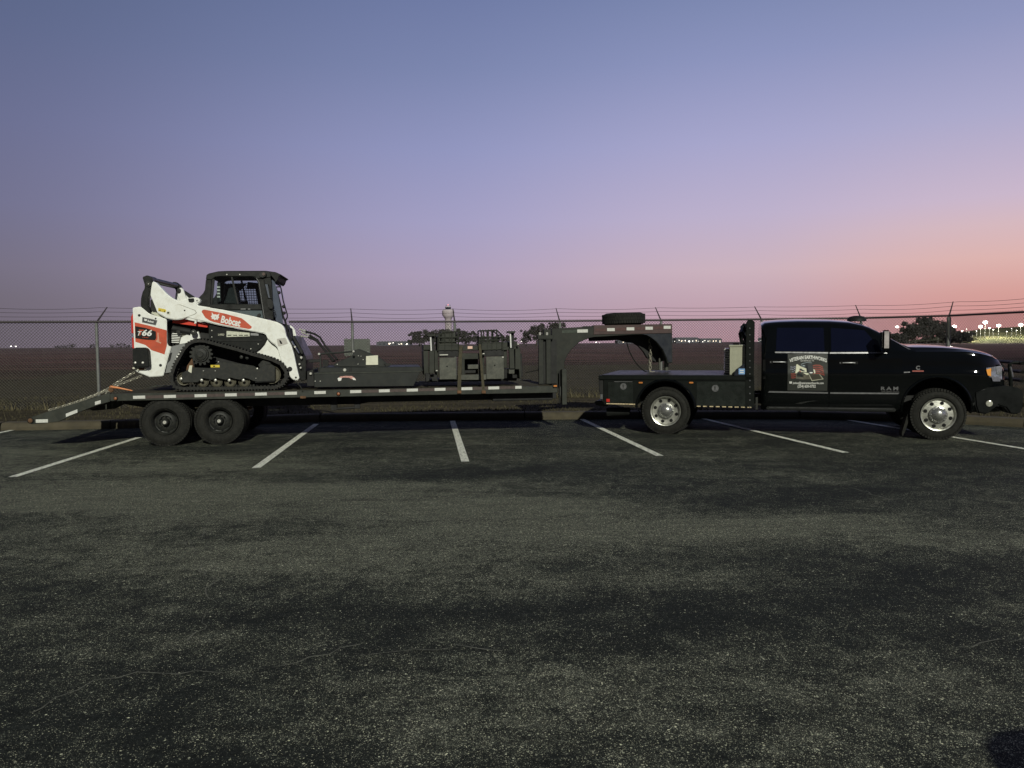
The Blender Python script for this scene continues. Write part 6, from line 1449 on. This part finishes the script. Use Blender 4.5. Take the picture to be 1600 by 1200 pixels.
def spoly(pts, name, m, lift=.001):
    P = [sp_((a - 92) / 1150, 1 - (c - 75) / 1030) for a, c in pts]
    # subdivide long edges so that the print can follow the curved door
    Q = []
    for a, c in zip(P, P[1:] + P[:1]):
        n = max(1, int(abs(c[1] - a[1]) / .03)); Q += [(a[0] + (c[0] - a[0]) * i / n, a[1] + (c[1] - a[1]) * i / n) for i in range(n)]
    mb = MB().prism(Q, 0, .0006); bmesh.ops.triangulate(mb.bm, faces=mb.bm.faces[:])
    return onsign(mb.build(name, m, sg), lift)
def stext(s, u, v, wd, h, m=m_ltxt, arc=0, bold=.0):
    x, z = sp_((u - 92) / 1150, 1 - (v - 75) / 1030)
    return onsign(text_mesh(s, h, m, 'lettering', sg, (x, 0, z), width=wd * SW / 1150, arc=arc, bold=bold, ext=.0005), .0025)
stext('VETERAN EARTHWORKS', 680, 175, 1075, .082, arc=.68, bold=.0022)
stext('GATESVILLE, TX', 655, 268, 390, .034)
stext('joshua@veteranearthworks.com', 690, 890, 890, .052, bold=.0006)
stext('(254) 630-0752', 645, 982, 520, .066, bold=.001)
spoly([(145, 845), (215, 845), (215, 905), (145, 905)], 'envelope_icon', m_ltxt)
spoly([(155, 852), (205, 852), (180, 878)], 'envelope_flap', m_grey, .003)
m_sred = mat('flag_red', (.30, .055, .035), .6, var=.2, scale=20)
for i in range(5):
    y = 385 + i * 55; spoly([(815, y + 15), (900, y - 8), (1010, y - 5), (1110 + i * 12, y + 50), (1100 + i * 12, y + 75), (1005, y + 22), (900, y + 16), (820, y + 38)], 'flag_stripe', m_sred)
for i in range(3):
    y = 610 + i * 55; spoly([(180 + i * 8, y + 10), (250, y + 18), (325, y), (325, y + 22), (250, y + 42), (180 + i * 8, y + 32)], 'flag_stripe', m_sred)
for k, (u, v) in enumerate(((243, 445), (302, 432), (240, 505), (295, 480), (240, 565), (292, 540), (190, 440), (188, 500))):
    spoly([(u + 17 * math.cos(PI / 2 + q * PI / 5) * (1 if q % 2 == 0 else .45), v - 17 * math.sin(PI / 2 + q * PI / 5) * (1 if q % 2 == 0 else .45)) for q in range(10)], 'flag_star', mat('star_pale_blue', (.5, .52, .68), .6, var=.05) if k == 0 else bpy.data.materials['star_pale_blue'])
m_dk = mat('print_black', (.008, .011, .014), .6, var=.1); m_bl = mat('print_blue_grey', (.30, .36, .38), .6, var=.15, scale=30); m_br = mat('print_brown_grey', (.11, .10, .075), .6, var=.3, scale=25)
m_cream = mat('print_cream', (.62, .62, .47), .6, var=.12, scale=20)
spoly([(470, 400), (490, 350), (560, 318), (650, 305), (780, 320), (805, 360), (820, 480), (850, 600), (700, 610), (500, 480)], 'printed_cab', m_dk)
spoly([(480, 400), (500, 345), (650, 306), (790, 322), (790, 332), (650, 318), (512, 355), (492, 400)], 'printed_cab_edge', m_bl, .003)
spoly([(690, 400), (715, 365), (775, 360), (790, 440), (770, 480), (705, 440)], 'printed_windscreen', m_bl, .003)
spoly([(510, 410), (550, 385), (590, 400), (590, 420), (530, 425)], 'printed_side_window', m_bl, .003)
spoly([(340, 375), (370, 360), (440, 410), (520, 450), (640, 485), (680, 520), (700, 650), (640, 660), (440, 560), (410, 560), (345, 610), (310, 620), (318, 500)], 'printed_arm', m_cream, .0035)
spoly([(430, 490), (470, 485), (590, 535), (590, 560), (540, 565), (440, 530)], 'printed_arm_label', m_dk, .005)
spoly([(420, 540), (460, 545), (480, 580), (440, 570)], 'printed_red_mark', m_sred, .005)
spoly([(330, 620), (360, 590), (430, 560), (560, 650), (700, 660), (760, 780), (560, 790), (330, 770)], 'printed_track', m_br, .003)
spoly([(350, 640), (400, 600), (560, 690), (530, 700), (400, 650)], 'printed_track_shade', m_dk, .0045)
spoly([(700, 650), (1000, 640), (1120, 775), (790, 830)], 'printed_bucket', m_br, .0045)
spoly([(735, 665), (990, 655), (1070, 760), (800, 790)], 'printed_bucket_inside', mat('print_dark_brown', (.05, .045, .03), .6, var=.2), .006)
for q in (((1000, 640), (1012, 640), (1125, 775), (1110, 776)), ((790, 818), (1118, 768), (1118, 778), (795, 830)), ((700, 650), (712, 650), (800, 825), (788, 828))): spoly(list(q), 'printed_bucket_rim', m_cream, .0075)
spoly([(830, 500), (880, 520), (890, 610), (850, 625)], 'printed_far_arm', m_cream, .003); spoly([(725, 585), (810, 582), (810, 612), (725, 615)], 'printed_plate', m_ltxt, .005)

# ------------------------------------------------------------------ put each root at the base of its thing
def rebase(root, p):
    p = Vector(p); root.location = root.location + root.rotation_euler.to_matrix() @ p
    for c in COL.objects:
        if c.parent == root: c.location = c.location - p
rebase(ld, (TF.x(340, 1.2), 1.2, DZ)); rebase(bc, (TF.x(570, 1.2), 1.2, DZ)); rebase(rig, (TF.x(740, .9), .9, DZ)); rebase(trailer, (TF.x(300, 1.2), 1.28, 0))
rebase(tbx, ((tb0 + tb1) / 2, 1.2, BT)); rebase(sg, (SXC, S0, sz0))
rebase(ch, T3(172, 606, .35)); rebase(c2, T3(176, 602, .35)); rebase(bd, T3(172, 610, .35)); rebase(cs, T3(473, 612, 0))
